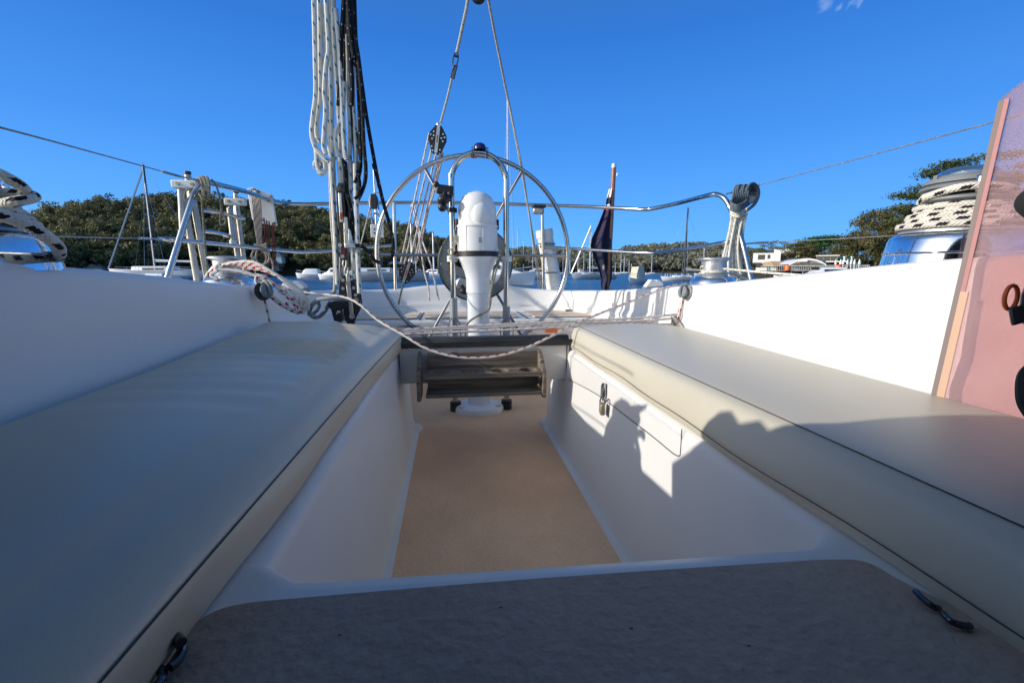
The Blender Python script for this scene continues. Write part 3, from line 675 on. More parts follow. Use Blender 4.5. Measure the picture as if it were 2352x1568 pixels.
def tree(label, u, v_base, v_top, width, dist, material, kind='round', leaves=2600, leaf=.3, group='trees along the right shore', name='tree', seedv=0):
    g = U(u, v_base, D=dist); g.z = max(g.z, WZ+.3); top = U(u, v_top, D=dist).z; H = top-g.z; wd = width/F*dist*1.2
    root = thing(name, label, 'tree', g, group)
    b = MB(); b.tube([g-Vector((0, 0, 1.5)), g+Vector((.1, 0, H*.3)), g+Vector((-.15, 0, H*.6)), g+Vector((.05, 0, H*.85))], max(.12, H*.025), n=8, sub=4, rfun=lambda t: 1-.75*t)
    lims = []
    for i in range(9):
        a = rng.uniform(0, 2*PI); h0 = H*rng.uniform(.25, .65); L = wd*rng.uniform(.25, .42)
        e = g+Vector((math.cos(a)*L, math.sin(a)*L, h0+H*rng.uniform(.12, .28))); m_ = g+Vector((math.cos(a)*L*.45, math.sin(a)*L*.45, h0+H*.05))
        b.tube([g+Vector((0, 0, h0)), m_, e], max(.05, H*.010), n=6, sub=3, rfun=lambda t: 1-.6*t); lims.append(e)
    b.build('trunk', M['bark'], root)
    C = []; T = []; NR = []
    nl = {'round': 60, 'flat': 40, 'tall': 90, 'airy': 34}[kind]; leaves = int(leaves*(1.3 if kind == 'airy' else 2.2)); leaf *= .72; per = leaves//nl
    for i in range(nl):
        if kind == 'flat':
            a = rng.uniform(0, 2*PI); rr = wd*.5*math.sqrt(rng.uniform(0, 1)); c = (g.x+math.cos(a)*rr, g.y+math.sin(a)*rr, g.z+H*(rng.choice([.62, .74, .86, .95])-.22*(rr/(wd*.5))**2)); s3 = (wd*.13, wd*.13, H*.035)
        else:
            t = rng.uniform(0, 1); a = rng.uniform(0, 2*PI); lo = .28 if kind != 'tall' else .12
            prof = math.sin(PI*min(max(t*.9+.08, 0), 1))**.6 if kind != 'tall' else (math.sin(PI*(.12+.83*t)))**.7
            rr = wd*.5*prof*math.sqrt(rng.uniform(.1, 1)); c = (g.x+math.cos(a)*rr, g.y+math.sin(a)*rr, g.z+H*(lo+(1-lo)*t*.95)); s3 = (wd*.15, wd*.15, H*.085)
            if kind == 'airy': s3 = tuple(x*.8 for x in s3)
        q = rng.normal(size=(per, 3)); q /= np.linalg.norm(q, axis=1)[:, None]; NR.append(q.copy()); q *= rng.uniform(.3, 1.1, size=(per, 1))
        C.append(np.array(c)+q*np.array(s3)); T.append(np.clip(rng.uniform(.05, .85)+rng.uniform(-.1, .1, per), 0, 1))
    C = np.concatenate(C); T = np.concatenate(T)
    np_quads(C, rng.uniform(.6, 1.3, len(C))*leaf, T, 'crown', material, root, org=tuple(g), nrm=np.concatenate(NR))
    return root
# land behind the right shore
right_sky = [(1600, 622), (1700, 612), (1800, 606), (1900, 600), (2000, 590), (2100, 560), (2300, 520), (2800, 500)]
g_right = hill('right_shore', sky_tab(right_sky, 190), 128, 190, 260, 1.5, 1660, 3000, nu=50)
O_, G_, P_ = M['leaf_olive'], M['leaf_green'], M['leaf_pine']
tr = [('airy grey-green gum standing over the white rendered house', 1778, 612, 552, 62, 150, O_, 'airy', 1500, .22),
 ('small airy gum left of the white house beside a palm', 1742, 612, 572, 40, 165, O_, 'airy', 900, .22),
 ('olive bushy tree between the white house and the dark green fig', 1822, 612, 558, 70, 140, O_, 'round', 2600, .25),
 ('broad dark green fig tree behind the arched roof restaurant', 1890, 612, 543, 105, 150, G_, 'round', 4200, .30),
 ('low green tree in front of the fig beside the restaurant roof', 1845, 612, 566, 50, 132, O_, 'round', 1800, .22),
 ('olive casuarina at the left edge of the tall tree row behind the green roof', 1965, 618, 533, 70, 128, O_, 'tall', 2800, .25),
 ('tall casuarina with a feathery top left of the big winch', 2010, 618, 484, 95, 126, O_, 'tall', 4200, .26),
 ('tallest casuarina rising directly behind the big winch drum', 2065, 618, 468, 100, 120, O_, 'tall', 4500, .26),
 ('casuarina hidden low behind the big winch base', 2130, 620, 470, 110, 125, O_, 'tall', 3800, .28),
 ('flat topped pine rising above the big winch on the right', 2235, 600, 350, 170, 110, P_, 'flat', 5200, .26),
 ('dark tree behind the tinted screen at the right edge', 2310, 610, 395, 150, 120, G_, 'round', 3500, .3),
 ('small tree low beside the far jetty, left of the palm', 1700, 622, 590, 46, 190, O_, 'round', 900, .3)]
for t_ in tr: tree(*t_)
def palm(label, u, vb, vt, dist):
    g = U(u, vb, D=dist); top = U(u, vt, D=dist); H = top.z-g.z; root = thing('palm_tree', label, 'palm', g, 'palms beside the white house')
    b = MB(); b.tube([g, g+Vector((.1, 0, H*.5)), Vector((g.x, g.y, top.z))], .16, n=7, sub=3); b.build('trunk', M['bark'], root)
    b = MB()
    for i in range(16):
        a = 2*PI*i/16; L = 2.1; e = [Vector((g.x+math.cos(a)*L*t, g.y+math.sin(a)*L*t, top.z+1.0*math.sin(t*2.2)-1.0*t*t)) for t in (0, .3, .6, .8, 1)]
        side = Vector((-math.sin(a), math.cos(a), 0)); secs = [[p-side*w+Vector((0, 0, -.2*w)), p, p+side*w+Vector((0, 0, -.2*w))] for p, w in zip(e, (.1, .35, .38, .25, .03))]
        b.loft(secs)
    b.build('fronds', M['leaf_palm'], root)
M['leaf_palm'] = mat('palm green', (.05, .09, .03), .6, var=.3, vscale=1)
palm('taller palm standing left of the white rendered house', 1738, 615, 575, 158); palm('shorter palm close to the white rendered house', 1752, 615, 584, 156)

# ================================================================== BUILDINGS on the right shore
def flatb(b, u0, u1, v0, v1, D, dep):
    """box whose front face spans the given bearings at distance D"""
    a, c = U(u0, 625, D=D), U(u1, 625, D=D); zt, zb = U((u0+u1)/2, v0, D=D).z, U((u0+u1)/2, v1, D=D).z
    a.z = c.z = 0; ex = (c-a); L = ex.length; ex.normalize(); ey = Vector((-ex.y, ex.x, 0)); mid = (a+c)/2 + ey*dep/2
    b.box((mid.x, mid.y, (zt+zb)/2), (L, dep, zt-zb), rx=ex); return mid, ex, ey, L, zt, zb
def bpart(root, name, m_, u0, u1, v0, v1, D, dep): b = MB(); flatb(b, u0, u1, v0, v1, D, dep); return b.build(name, m_, root)
h = thing('house', 'white rendered flat roofed house behind trees on the right shore', 'house', U(1790, 622, D=135))
bpart(h, 'wall', M['render_white'], 1727, 1790, 581, 603, 134, 8); bpart(h, 'upper_storey', M['render_white'], 1774, 1832, 572, 614, 139, 7)
bpart(h, 'lower_storey', M['render_white'], 1735, 1800, 604, 624, 136, 7)
for u0, u1, v0, v1, D in ((1738, 1754, 585, 596, 133.9), (1760, 1766, 585, 594, 133.9), (1785, 1800, 582, 592, 138.9), (1808, 1822, 582, 592, 138.9)):
    w = bpart(h, 'window', M['window'], u0, u1, v0, v1, D, .1)
bpart(h, 'garage_opening', M['window'], 1735, 1760, 606, 614, 135.9, .1)
s_ = thing('shed', 'tan gable roofed boat shed with cream and teal walls', 'shed', U(1790, 622, D=118))
bpart(s_, 'wall', M['render_cream'], 1770, 1783, 603, 622, 118, 4); bpart(s_, 'teal_wall', M['teal'], 1760, 1770, 605, 622, 118.2, 4); bpart(s_, 'open_bay', M['jetty_dark'], 1783, 1818, 609, 622, 118.4, 4)
b = MB(); p = [U(1769, 600, D=117.5), U(1812, 600, D=117.5), U(1822, 609, D=116), U(1778, 609, D=116)]; q = [v_+Vector((0, 3, -.25)) for v_ in p]
b.add(p+q, [(0, 1, 2, 3), (4, 5, 6, 7), (0, 1, 5, 4), (1, 2, 6, 5), (2, 3, 7, 6), (3, 0, 4, 7)]); b.build('roof', M['timber'], s_)
r_ = thing('restaurant', 'arched roof waterside restaurant with windows and folded umbrellas', 'restaurant', U(1880, 625, D=108))
bpart(r_, 'wall', M['grey_board'], 1816, 1895, 604, 626, 110, 8)
b = MB(); N = 12; ol_ = []
for i in range(N+1):
    t = i/N; u = 1812+86*t; ol_.append(U(u, 607-14*math.sin(PI*t)**.8, D=109))
back = [p+Vector((4, 9, 0)) for p in ol_]; lo = [p-Vector((0, 0, .35)) for p in ol_]
b.loft([ol_, back]); b.loft([ol_, lo]); b.build('arched_roof', M['roof_white'], r_)
b = MB(); ol_.reverse(); b.add([tuple(x) for x in lo] + [tuple(U(1898, 612, D=109.2)), tuple(U(1812, 612, D=109.2))], [tuple(range(len(lo)+2))]); b.build('gable', M['grey_board'], r_)
for i in range(5): bpart(r_, 'window', M['window'], 1819+14.5*i, 1831+14.5*i, 605.5, 614, 108.7, .1)
bpart(r_, 'signboard', M['render_white'], 1831, 1852, 596.5, 601, 108.5, .1)
bpart(r_, 'verandah_roof', M['roof_white'], 1895, 1945, 599, 602, 108, 7); bpart(r_, 'dark_interior', M['jetty_dark'], 1895, 1950, 602, 620, 111, 3)
bpart(r_, 'upper_glass', M['window'], 1872, 1920, 588, 598, 116, 5); bpart(r_, 'upper_roof', M['roof_white'], 1870, 1925, 586, 588, 115.5, 6)
for i in range(4): bpart(r_, 'mullion', M['grey_board'], 1872+15.6*i, 1874+15.6*i, 588, 598, 115.8, .2)
g_ = thing('pavilion', 'building with green metal roof right of the restaurant', 'building', U(1960, 620, D=118))
bpart(g_, 'wall', M['render_cream'], 1925, 1975, 602, 622, 121, 6)
for (a1, b1, c1, d1, D) in ((1905, 1950, 1958, 589, 122), (1925, 1960, 1978, 597, 117)):
    b = MB(); p = [U(a1, d1, D=D+3), U(b1, d1, D=D+3), U(c1, d1+9, D=D-3), U(a1-4, d1+9, D=D-3)]; q = [v_-Vector((0, 0, .3)) for v_ in p]
    b.add(p+q, [(0, 1, 2, 3), (4, 5, 6, 7), (0, 1, 5, 4), (1, 2, 6, 5), (2, 3, 7, 6), (3, 0, 4, 7)]); b.build('roof', M['greenroof'], g_)
for u in (1940, 1957):
    p = U(u, 594, D=115); b = MB(); b.cyl(p-Vector((0, 0, .8)), p, .22); b.ball(p+Vector((0, 0, .25)), .38, sc=(1, 1, .8)); b.build('roof_vent', M['rivet'], g_)
# jetty along the restaurant
j = thing('jetty', 'dark timber jetty with rail in front of the restaurant', 'jetty', U(1850, 634, D=105))
bpart(j, 'deck', M['grey_board'], 1745, 2000, 621, 623, 105, 5)
b = MB()
for i in range(22): p = U(1748+12*i, 622, D=105.5); b.cyl(Vector((p.x, p.y, WZ-1)), p, .14, n=6)
b.build('piles', M['jetty_dark'], j)
b = MB()
for i in range(60): p = U(1748+4.2*i, 621, D=104.9); b.cyl(p, p+Vector((0, 0, .9)), .03, n=4)
a_, c_ = U(1748, 621, D=104.9)+Vector((0, 0, .9)), U(1996, 621, D=104.9)+Vector((0, 0, .9)); b.cyl(a_, c_, .05, n=5); b.build('railing', M['render_white'], j)
bpart(j, 'underside', M['jetty_dark'], 1745, 2000, 623, 632, 109, .3)
for k_, (u, lab) in enumerate(((1918, 'folded white umbrella at the open front of the restaurant verandah'), (1929, 'folded pale umbrella beside the verandah post'), (1945, 'folded umbrella above the orange bins'), (1953, 'folded umbrella right of the orange bins'), (1961, 'folded umbrella near the green roof'), (1935, 'folded umbrella in the middle of the verandah row'), (1972, 'rightmost folded umbrella at the end of the jetty'))):
    p = U(u, 618, D=104.5); um = thing('umbrella', lab, 'umbrella', p, 'folded umbrellas on the restaurant jetty')
    b = MB(); b.lathe([(.04, .8), (.20, .9), (.15, 1.35), (.06, 1.75), (0, 1.85)], p, n=8); b.build('canopy', M['white_cloth'], um)
    b = MB(); b.cyl(p, p+Vector((0, 0, 1)), .04, n=6); b.build('pole', M['mast'], um)
for u, lab in ((1808, 'orange float ring on the jetty rail'), (1924, 'orange bin at the foot of the verandah')):
    p = U(u, 621, D=104.4); b = MB(); b.lathe([(.0, 0), (.45, 0), (.5, .8), (.4, 1.0), (0, 1.0)], p, n=10); tag(b.build('bin', M['orange']), lab, 'bin', 'orange things on the jetty')
# tiny houses among the far trees
b0 = None
USED = set()
HSEG = ((1300, 'seen through the wheel rim'), (1410, 'beside the flag staff'), (1500, 'above the cream launch'), (1600, 'above the red bowed yacht'), (1700, 'above the right small winch'), (1800, 'behind the hanging rope hank'))
for i in range(38):
    u = rng.uniform(1200, 1735); r = rng.uniform(556, 640) if i % 3 else rng.uniform(640, 830); g = g_mid(u, r); w_ = rng.uniform(4, 9); hh = rng.uniform(3, 5); lift = 0 if i % 3 else 7
    lab_ = ('white house ' if i % 4 else 'cream house ') + ('on the far shore ' if i % 3 else 'high in far trees ') + [t for a, t in HSEG if u < a][0] + (', grey roof' if i % 2 else ', tan roof')
    if lab_ in USED: continue
    USED.add(lab_); root = thing('hillside_house', lab_, 'house', g, 'houses scattered on the far headland')
    b = MB(); b.bb(g.x-w_/2, g.x+w_/2, g.y-3, g.y+3, g.z-1, g.z+hh+lift); b.build('wall', M['render_white'] if i % 4 else M['render_cream'], root)
    b = MB(); b.prism([(-w_/2-.6, 0), (w_/2+.6, 0), (w_/2-1.2, 1.5), (-w_/2+1.2, 1.5)], (g.x, g.y, g.z+hh+lift), (1, 0, 0), (0, 0, 1), 7); b.build('roof', M['sail_grey'] if i % 2 else M['timber'], root)
# houses at the foot of the left hill
for i, (u, v, m_, w_, lab) in enumerate(((215, 636, M['render_white'], 5, 'small white gabled boathouse on the left shore'), (232, 637, M['timber'], 3, 'brown shed beside the white boathouse'), (555, 622, M['render_white'], 3, 'pale cottage in the trees above the left shore'), (628, 622, M['sail_grey'], 4, 'grey house in the dark trees behind the white boat'), (640, 605, M['render_white'], 2.2, 'pale balcony house high in the dark trees'))):
    g = U(u, v, D=193); root = thing('cottage', lab, 'house', g, 'houses at the foot of the left hill')
    b = MB(); b.bb(g.x-w_/2, g.x+w_/2, g.y, g.y+4, g.z, g.z+2.6); b.build('wall', m_, root)
    b = MB(); b.prism([(-w_/2-.4, 0), (w_/2+.4, 0), (0, 1.4)], (g.x, g.y+2, g.z+2.6), (1, 0, 0), (0, 0, 1), 4.8); b.build('roof', M['sail_grey'], root)

# ================================================================== BOATS
def hull_mb(L, B_, fb, sheer=.25, stern=.75, draft=.25, transom=.1):
    secs = []; N = 16
    for i in range(N+1):
        t = i/N; x = -L/2+L*t
        hw = B_/2*(stern+(1-stern)*math.sin(min(t/.45, 1)*PI/2)) if t < .45 else B_/2*math.cos((t-.45)/.55*PI/2)**.75
        hw = max(hw, .02); z = fb*(1+sheer*(max(t-.3, 0)/.7)**2); ov = L*.06*(t**3)
        q = []
        for k in range(9):
            a = k/8; yy = hw*math.sin(a*PI/2)**.6*(.55+.45*a) if k else 0; zz = -draft + (z+draft)*a**1.2
            xx = x - ov*(1-a)*t; q.append((xx, yy, zz))
        secs.append([(p[0], -p[1], p[2]) for p in q[::-1]] + q[1:])
    b = MB(); b.loft(secs); b.add(secs[0], [tuple(range(len(secs[0])))])
    dk = [s[0] for s in secs] + [s[-1] for s in reversed(secs)]
    b.add(dk, [tuple(range(len(dk)))]); return b
def sailboat(label, u, D, L, mast_v, ang, hullm='hull_white', boom=None, mastm='mast', group='yachts on their moorings', furl=False, mastpos=.08, detail=True, spread=1, hb=None):
    """ang: heading of the bow, degrees anticlockwise from image right"""
    p = U(u, 625, D=D); p.z = WZ
    top = U(u, mast_v, D=D).z - WZ; fb = L*.095 if not hb else hb; Bm = L*.3
    root = thing('sailboat', label, 'sailboat', (0, 0, 0), group)
    hull_mb(L, Bm, fb).build('hull', M[hullm], root, smooth=60)
    b = MB(); b.loft([[(x, y*s_*1.0, z) for y, z in ((-Bm*.3, fb*.97), (-Bm*.27, fb*1.4), (-Bm*.17, fb*1.48), (Bm*.17, fb*1.48), (Bm*.27, fb*1.4), (Bm*.3, fb*.97))] for x, s_ in ((-L*.12, 1), (L*.1, .95), (L*.24, .7))], caps=True)
    b.loft([[(x, y*s_, z*zz) for y, z in ((-Bm*.3, fb), (-Bm*.27, fb*1.02), (Bm*.27, fb*1.02), (Bm*.3, fb))] for x, s_, zz in ((-L*.38, 1, 1.05), (-L*.12, 1, 1.2))], caps=True)
    cb = b.build('cabin', M[hullm], root)
    if detail:
        for sg in (-1, 1):
            b = MB(); b.box((L*.02, sg*Bm*.285, fb*1.2), (L*.2, .04, fb*.18)); b.build('window_band', M['window'], root)
        b = MB()
        for sg in (-1, 1):
            for i in range(7):
                x = -L*.42+L*.8*i/6; yy = sg*Bm*.46*min(1, (1.05-abs(x)/(L*.5))*1.6); z0 = fb*1.02; b.cyl((x, yy, z0), (x, yy, z0+.6), .02, n=4)
            b.tube([(-L*.42+L*.8*i/6, sg*Bm*.46*min(1, (1.05-abs(-L*.42+L*.8*i/6)/(L*.5))*1.6), fb*1.02+.6) for i in range(7)], .012, n=4, sub=1)
        b.build('guard_rail', M['mast'], root)
    mx = L*mastpos; mr_ = D*.0021 if detail else D*.0007
    b = MB(); b.cyl((mx, 0, fb), (mx, 0, top), mr_, mr_*.8, n=8)
    b.cyl((mx-.3, 0, top), (mx+.25, 0, top+.05), .02, n=4); b.cyl((mx, 0, top), (mx, 0, top+.4), .015, n=4); b.build('mast', M[mastm], root)
    b = MB(); hs_ = [top*.52] if top < 12 else [top*.38, top*.68]
    for hgt in hs_: b.cyl((mx, -Bm*.32, hgt), (mx, Bm*.32, hgt), .025, n=5)
    b.build('spreader', M[mastm], root)
    b = MB(); w = .016 if D < 120 else .03
    b.cyl((L*.5, 0, fb*1.25), (mx+.05, 0, top*.97), D*.0014 if furl else w, n=5); b.cyl((-L*.48, 0, fb), (mx, 0, top), w, n=4)
    for sg in (-1, 1): b.tube([(mx, sg*Bm*.46, fb), (mx, sg*Bm*.32, hs_[0]), (mx, 0, top*.95)], w, n=4, sub=1)
    b.build('rigging', M['wire' if not furl else 'mast'], root)
    if boom:
        b = MB(); b.cyl((mx-.1, 0, fb*1.4+.9), (mx-L*.38, 0, fb*1.4+.8), .07, n=8); b.build('boom', M['mast'], root)
        b = MB(); b.tube([(mx-.1, 0, fb*1.4+1.35), (mx-.4, 0, fb*1.4+1.12), (mx-L*.2, 0, fb*1.4+1.0), (mx-L*.36, 0, fb*1.4+.9)], .16, n=8, sub=3); b.build('sail_cover', M[boom], root)
    root.location = p; root.rotation_euler = (0, 0, R(ang)-YAW); return root
sailboat('big white cruising yacht moored behind the stern rail on the left', 372, 98, 17.5, 382, 182, boom='hull_white', furl=True, mastpos=.06, mastm='mast_dark')
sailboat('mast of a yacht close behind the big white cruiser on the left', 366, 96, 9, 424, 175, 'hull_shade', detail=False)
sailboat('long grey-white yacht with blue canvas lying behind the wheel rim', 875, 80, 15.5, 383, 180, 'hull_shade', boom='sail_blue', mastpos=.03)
sailboat('tall masted yacht hidden behind the steering pedestal', 1168, 92, 12, 226, 100, boom='sail_dark', hb=.9)
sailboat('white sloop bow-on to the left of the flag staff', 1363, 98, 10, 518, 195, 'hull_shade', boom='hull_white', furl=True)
sailboat('white yacht with red bow and cream sail cover near the right winch', 1572, 84, 8.2, 478, 182, boom='sail_cream', mastm='mast_dark', mastpos=.0, hb=.62)
sailboat('pale yacht behind the lower fiddle block', 952, 150, 9, 500, 170, 'hull_white', boom='sail_dark')
sailboat('white yacht under the raised hill end right of the fiddle block', 1002, 142, 9, 535, 178, 'hull_white', boom='sail_blue')
for i, (u, D, L, mv, a, bm) in enumerate(((1205, 260, 9, 555, 160, 'sail_blue'), (1226, 300, 10, 552, 200, None), (1262, 230, 9, 570, 190, None), (1296, 250, 9, 560, 170, 'sail_dark'), (1330, 280, 10, 566, 185, None), (1343, 300, 9, 580, 175, 'sail_blue'), (1311, 330, 10, 572, 200, None), (1428, 290, 9, 578, 180, None), (1436, 330, 11, 590, 170, None), (1447, 300, 9, 598, 190, None), (1499, 280, 9, 586, 180, 'sail_dark'), (1452, 340, 9, 606, 160, None), (1398, 310, 9, 600, 175, None), (1415, 350, 9, 603, 180, None), (1618, 210, 9, 560, 185, None), (1660, 230, 9, 575, 175, 'sail_blue'), (1192, 210, 9, 520, 190, None), (960, 160, 8, 560, 180, None), (1030, 150, 9, 570, 175, 'sail_dark'), (590, 185, 7, 590, 180, None))):
    us_ = sorted([1205, 1226, 1262, 1296, 1330, 1343, 1311, 1428, 1436, 1447, 1499, 1452, 1398, 1415, 1618, 1660, 1192, 960, 1030, 590]); ORD = 'leftmost second third fourth fifth sixth seventh eighth ninth tenth eleventh twelfth thirteenth fourteenth fifteenth sixteenth seventeenth eighteenth nineteenth rightmost'.split()
    lab = ORD[us_.index(u)] + ' of the small far off yachts counted from the left' + (', with a blue sail cover' if bm else ', bare masted')
    sailboat(lab, u, D, L, mv, a, 'hull_white' if i % 3 else 'hull_shade', bm, group='small yachts far off in the anchorage', detail=False)
def motorboat(label, u, D, L, ang, hullm='hull_white', canopy='sail_cream', fly=False, H=1.5, group='motor boats at moorings', tall=False, winm='window'):
    p = U(u, 625, D=D); p.z = WZ; fb = L*.13; Bm = L*.34; root = thing('motor_boat', label, 'motor boat', (0, 0, 0), group)
    hull_mb(L, Bm, fb, sheer=.45, stern=.92).build('hull', M[hullm], root, smooth=60)
    b = MB(); z0 = fb; z1 = fb+H
    b.loft([[(x, y*s_, z) for y, z in ((-Bm*.40, z0), (-Bm*.38, z0+h_*.4), (-Bm*.3, z0+h_), (Bm*.3, z0+h_), (Bm*.38, z0+h_*.4), (Bm*.40, z0))] for x, s_, h_ in (((-L*.32, 1, H), (-L*.30, 1, H), (L*.02, 1, H), (L*.15, .9, H*.45), (L*.32, .6, H*.2)) if not tall else ((-L*.30, .9, H*.75), (-L*.26, .98, H), (L*.12, 1, H), (L*.18, .95, H*.7), (L*.24, .9, H*.2)))], caps=True)
    b.build('cabin', M[hullm if not tall else canopy], root)
    if not tall:
        for sg in (-1, 1):
            b = MB(); b.box((-L*.13, sg*Bm*.375, z0+H*.62), (L*.3, .05, H*.3), up=(0, -sg*.25, 1)); b.build('window_band', M[winm], root)
        b = MB(); b.box((L*.085, 0, z0+H*.74), (.05, Bm*.55, H*.5), rx=(H*.55, 0, L*.13)); b.build('windscreen', M['window'], root)
    if fly:
        b = MB(); b.tube([(-L*.25, -Bm*.3, z1), (-L*.25, -Bm*.3, z1+1.1), (-L*.25, Bm*.3, z1+1.1), (-L*.25, Bm*.3, z1)], .04, n=6, sub=1); b.tube([(-L*.02, -Bm*.3, z1), (-L*.05, -Bm*.3, z1+1.1), (-L*.05, Bm*.3, z1+1.1), (-L*.02, Bm*.3, z1)], .04, n=6, sub=1); b.build('canopy_frame', M['mast'], root)
        b = MB(); b.box((-L*.15, 0, z1+1.12), (L*.24, Bm*.66, .1)); b.box((-L*.02, 0, z1+.35), (.08, Bm*.6, .6)); b.build('canopy', M[canopy], root, bevel=.04)
    b = MB(); b.tube([(L*.46, 0, fb*1.5), (L*.46, 0, fb*1.5+.5), (L*.2, Bm*.4, fb*1.1+.55), (L*.2, Bm*.42, fb*1.1)], .025, n=5, sub=1); b.tube([(L*.46, 0, fb*1.5+.5), (L*.2, -Bm*.4, fb*1.1+.55), (L*.2, -Bm*.42, fb*1.1)], .025, n=5, sub=1); b.build('bow_rail', M['mast'], root)
    root.location = p; root.rotation_euler = (0, 0, R(ang)-YAW); return root
motorboat('white flybridge cruiser partly hidden by the pedestal guard', 1150, 54, 8.6, -12, canopy='sail_grey', fly=True, H=1.5, hullm='hull_white')
motorboat('small white launch under a tall cream canvas cover', 1463, 60, 4.4, 232, canopy='sail_cream', tall=True, H=1.55)
motorboat('white motor boat with red waterline on the left of the halyards', 713, 125, 7.4, 180, canopy='hull_white', tall=True, H=1.35)
motorboat('white fishing boat behind the hanging halyards', 764, 102, 6.4, 175)
motorboat('white cabin cruiser alongside the restaurant jetty', 1885, 62, 7, 178, H=1.1)
motorboat('white launch behind the wheel near the autopilot drive', 988, 135, 8, 170, H=1.2)
motorboat('small white boat on the left shore below the bush', 545, 160, 5, 180, H=.7)
motorboat('white boat low on the shore beside the left winch', 175, 120, 6, 175, H=.6)
motorboat('white cruiser right of the pedestal guard', 1228, 95, 8, 190, H=1.2)
motorboat('small runabout by the yellow buoy beside the jetty', 1812, 92, 5, 175, H=.5)
p = U(1852, 632, D=88); b = MB(); hull_mb(6, 1.9, .7).build('x', M['greenroof']); ob = COL.objects[-1]; ob.name = 'dinghy'; tag(ob, 'long bright green dinghy floating under the jetty edge', 'dinghy'); ob.location = (p.x, p.y, WZ-.1); ob.rotation_euler = (0, 0, -YAW)
M['yellow'] = mat('yellow float', (.75, .48, .02), .5); M['pink'] = mat('pink float', (.8, .12, .12), .5)
p = U(1793, 632, D=85); b = MB(); b.ball((p.x, p.y, WZ+.25), .5); b.cyl((p.x, p.y, WZ+.6), (p.x, p.y, WZ+.95), .06); tag(b.build('buoy', M['yellow']), 'yellow buoy beside the foot of the right stern rail', 'buoy')
p = U(1389, 638, D=75); b = MB(); b.ball((p.x, p.y, WZ+.1), .17); b.cyl((p.x, p.y, WZ+.2), (p.x, p.y, WZ+.34), .03); tag(b.build('buoy', M['pink']), 'small pink mooring buoy floating between the wheel and the flag', 'buoy')
# ================================================================== WINCHES
def big_winch(label, c, k=1.07, kz=1.07, arm_dir=(1, 0, 0)):
    """large chrome self-tailing primary winch; c = centre of its base"""
    c = Vector(c); t = thing('primary_winch', label, 'winch', c, 'large primary winches'); t.scale = (k, k, kz)
    b = MB(); b.lathe([(0, -.008), (.1235, -.008), (.1185, .020), (.1198, .021), (.1200, .0235), (.1178, .0245), (.1130, .048), (.1105, .054), (.105, .060), (.097, .0625), (.0, .064)], c, n=64); b.build('base', M['chrome'], t)
    b = MB(); b.lathe([(.098, .0635), (.096, .069), (.078, .075), (.060, .082), (.0565, .10), (.0575, .118), (.064, .126)], c, n=48); b.build('drum', M['alloy'], t)
    b = MB(); b.lathe([(.050, .120), (.066, .122), (.072, .127), (.072, .131), (.058, .137), (.050, .139)], c, n=48); b.build('lower_jaw', M['grey_plastic'], t)
    b = MB(); b.lathe([(.050, .141), (.058, .143), (.070, .150), (.071, .154), (.064, .158), (.050, .160)], c, n=48); b.build('upper_jaw', M['grey_plastic'], t)
    b = MB(); b.lathe([(.060, .157), (.068, .160), (.066, .166), (.058, .172), (.050, .175)], c, n=48); b.build('top_ring', M['grey_plastic'], t)
    for i in range(5):
        a_ = 2*PI*i/5+.5; d_ = Vector((math.cos(a_), math.sin(a_), 0)); b = MB(); b.box(c+d_*.054+Vector((0, 0, .170)), (.022, .008, .012), rx=d_); b.build('rib', M['grey_plastic'], t, bevel=.001)
    b = MB(); b.lathe([(.050, .172), (.049, .178), (.043, .185), (.032, .190), (.018, .192), (.016, .188), (.015, .178), (0, .178)], c, n=48); b.build('crown', M['chrome'], t)
    a = Vector(arm_dir).normalized(); b = MB()
    b.box(c+a*.055+Vector((0, 0, .150)), (.045, .026, .034), rx=a); b.build('stripper_arm', M['chrome'], t, bevel=.006)
    return c
def wrap(c, r, z0, z1, turns, rr, a0=0, rfun=None, n=20):
    out = []
    N = int(turns*n)
    for i in range(N+1):
        a = a0 - 2*PI*i/n; tt = i/N; R_ = r if rfun is None else rfun(tt)
        out.append(Vector((c[0]+math.cos(a)*R_, c[1]+math.sin(a)*R_, c[2]+z0+(z1-z0)*tt)))
    return out
KW = 1.07
wr = Vector(U(2190, 625, Y=.824))*1.07; wr.z = .016
big_winch('chrome primary winch on the right coaming wrapped in thick black flecked rope', wr, arm_dir=(-.5, -.85, 0))
wl_ = Vector((-.850, .900, .010))
big_winch('chrome primary winch at the left edge with thick black flecked rope', wl_, 1.2, .93, arm_dir=(1, .3, 0))
# sheet on the right winch
rp_ = wrap(wr, .09, .0755*KW, .118*KW, 4.6, .0075, a0=R(250), rfun=lambda t: (.096-.028*min(t*1.2, 1)+.003*math.sin(t*15))*KW)
rp_ += [wr+KW*Vector((-.060, .035, .128)), wr+KW*Vector((-.072, -.012, .140)), wr+KW*Vector((-.055, -.052, .146)), wr+KW*Vector((-.015, -.075, .142)), wr+KW*Vector((.03, -.068, .134)), wr+KW*Vector((.075, -.04, .115)), wr+Vector((.12, -.02, .06)), wr+Vector((.2, .0, .015)), wr+Vector((.3, -.3, .012))]
b = MB(); b.tube(rp_, .0079, n=12, sub=2); tag(b.build('sheet_rope', M['rope_big']), 'thick white rope with black flecks wound on the right winch', 'rope', 'thick sheets on the big winches')
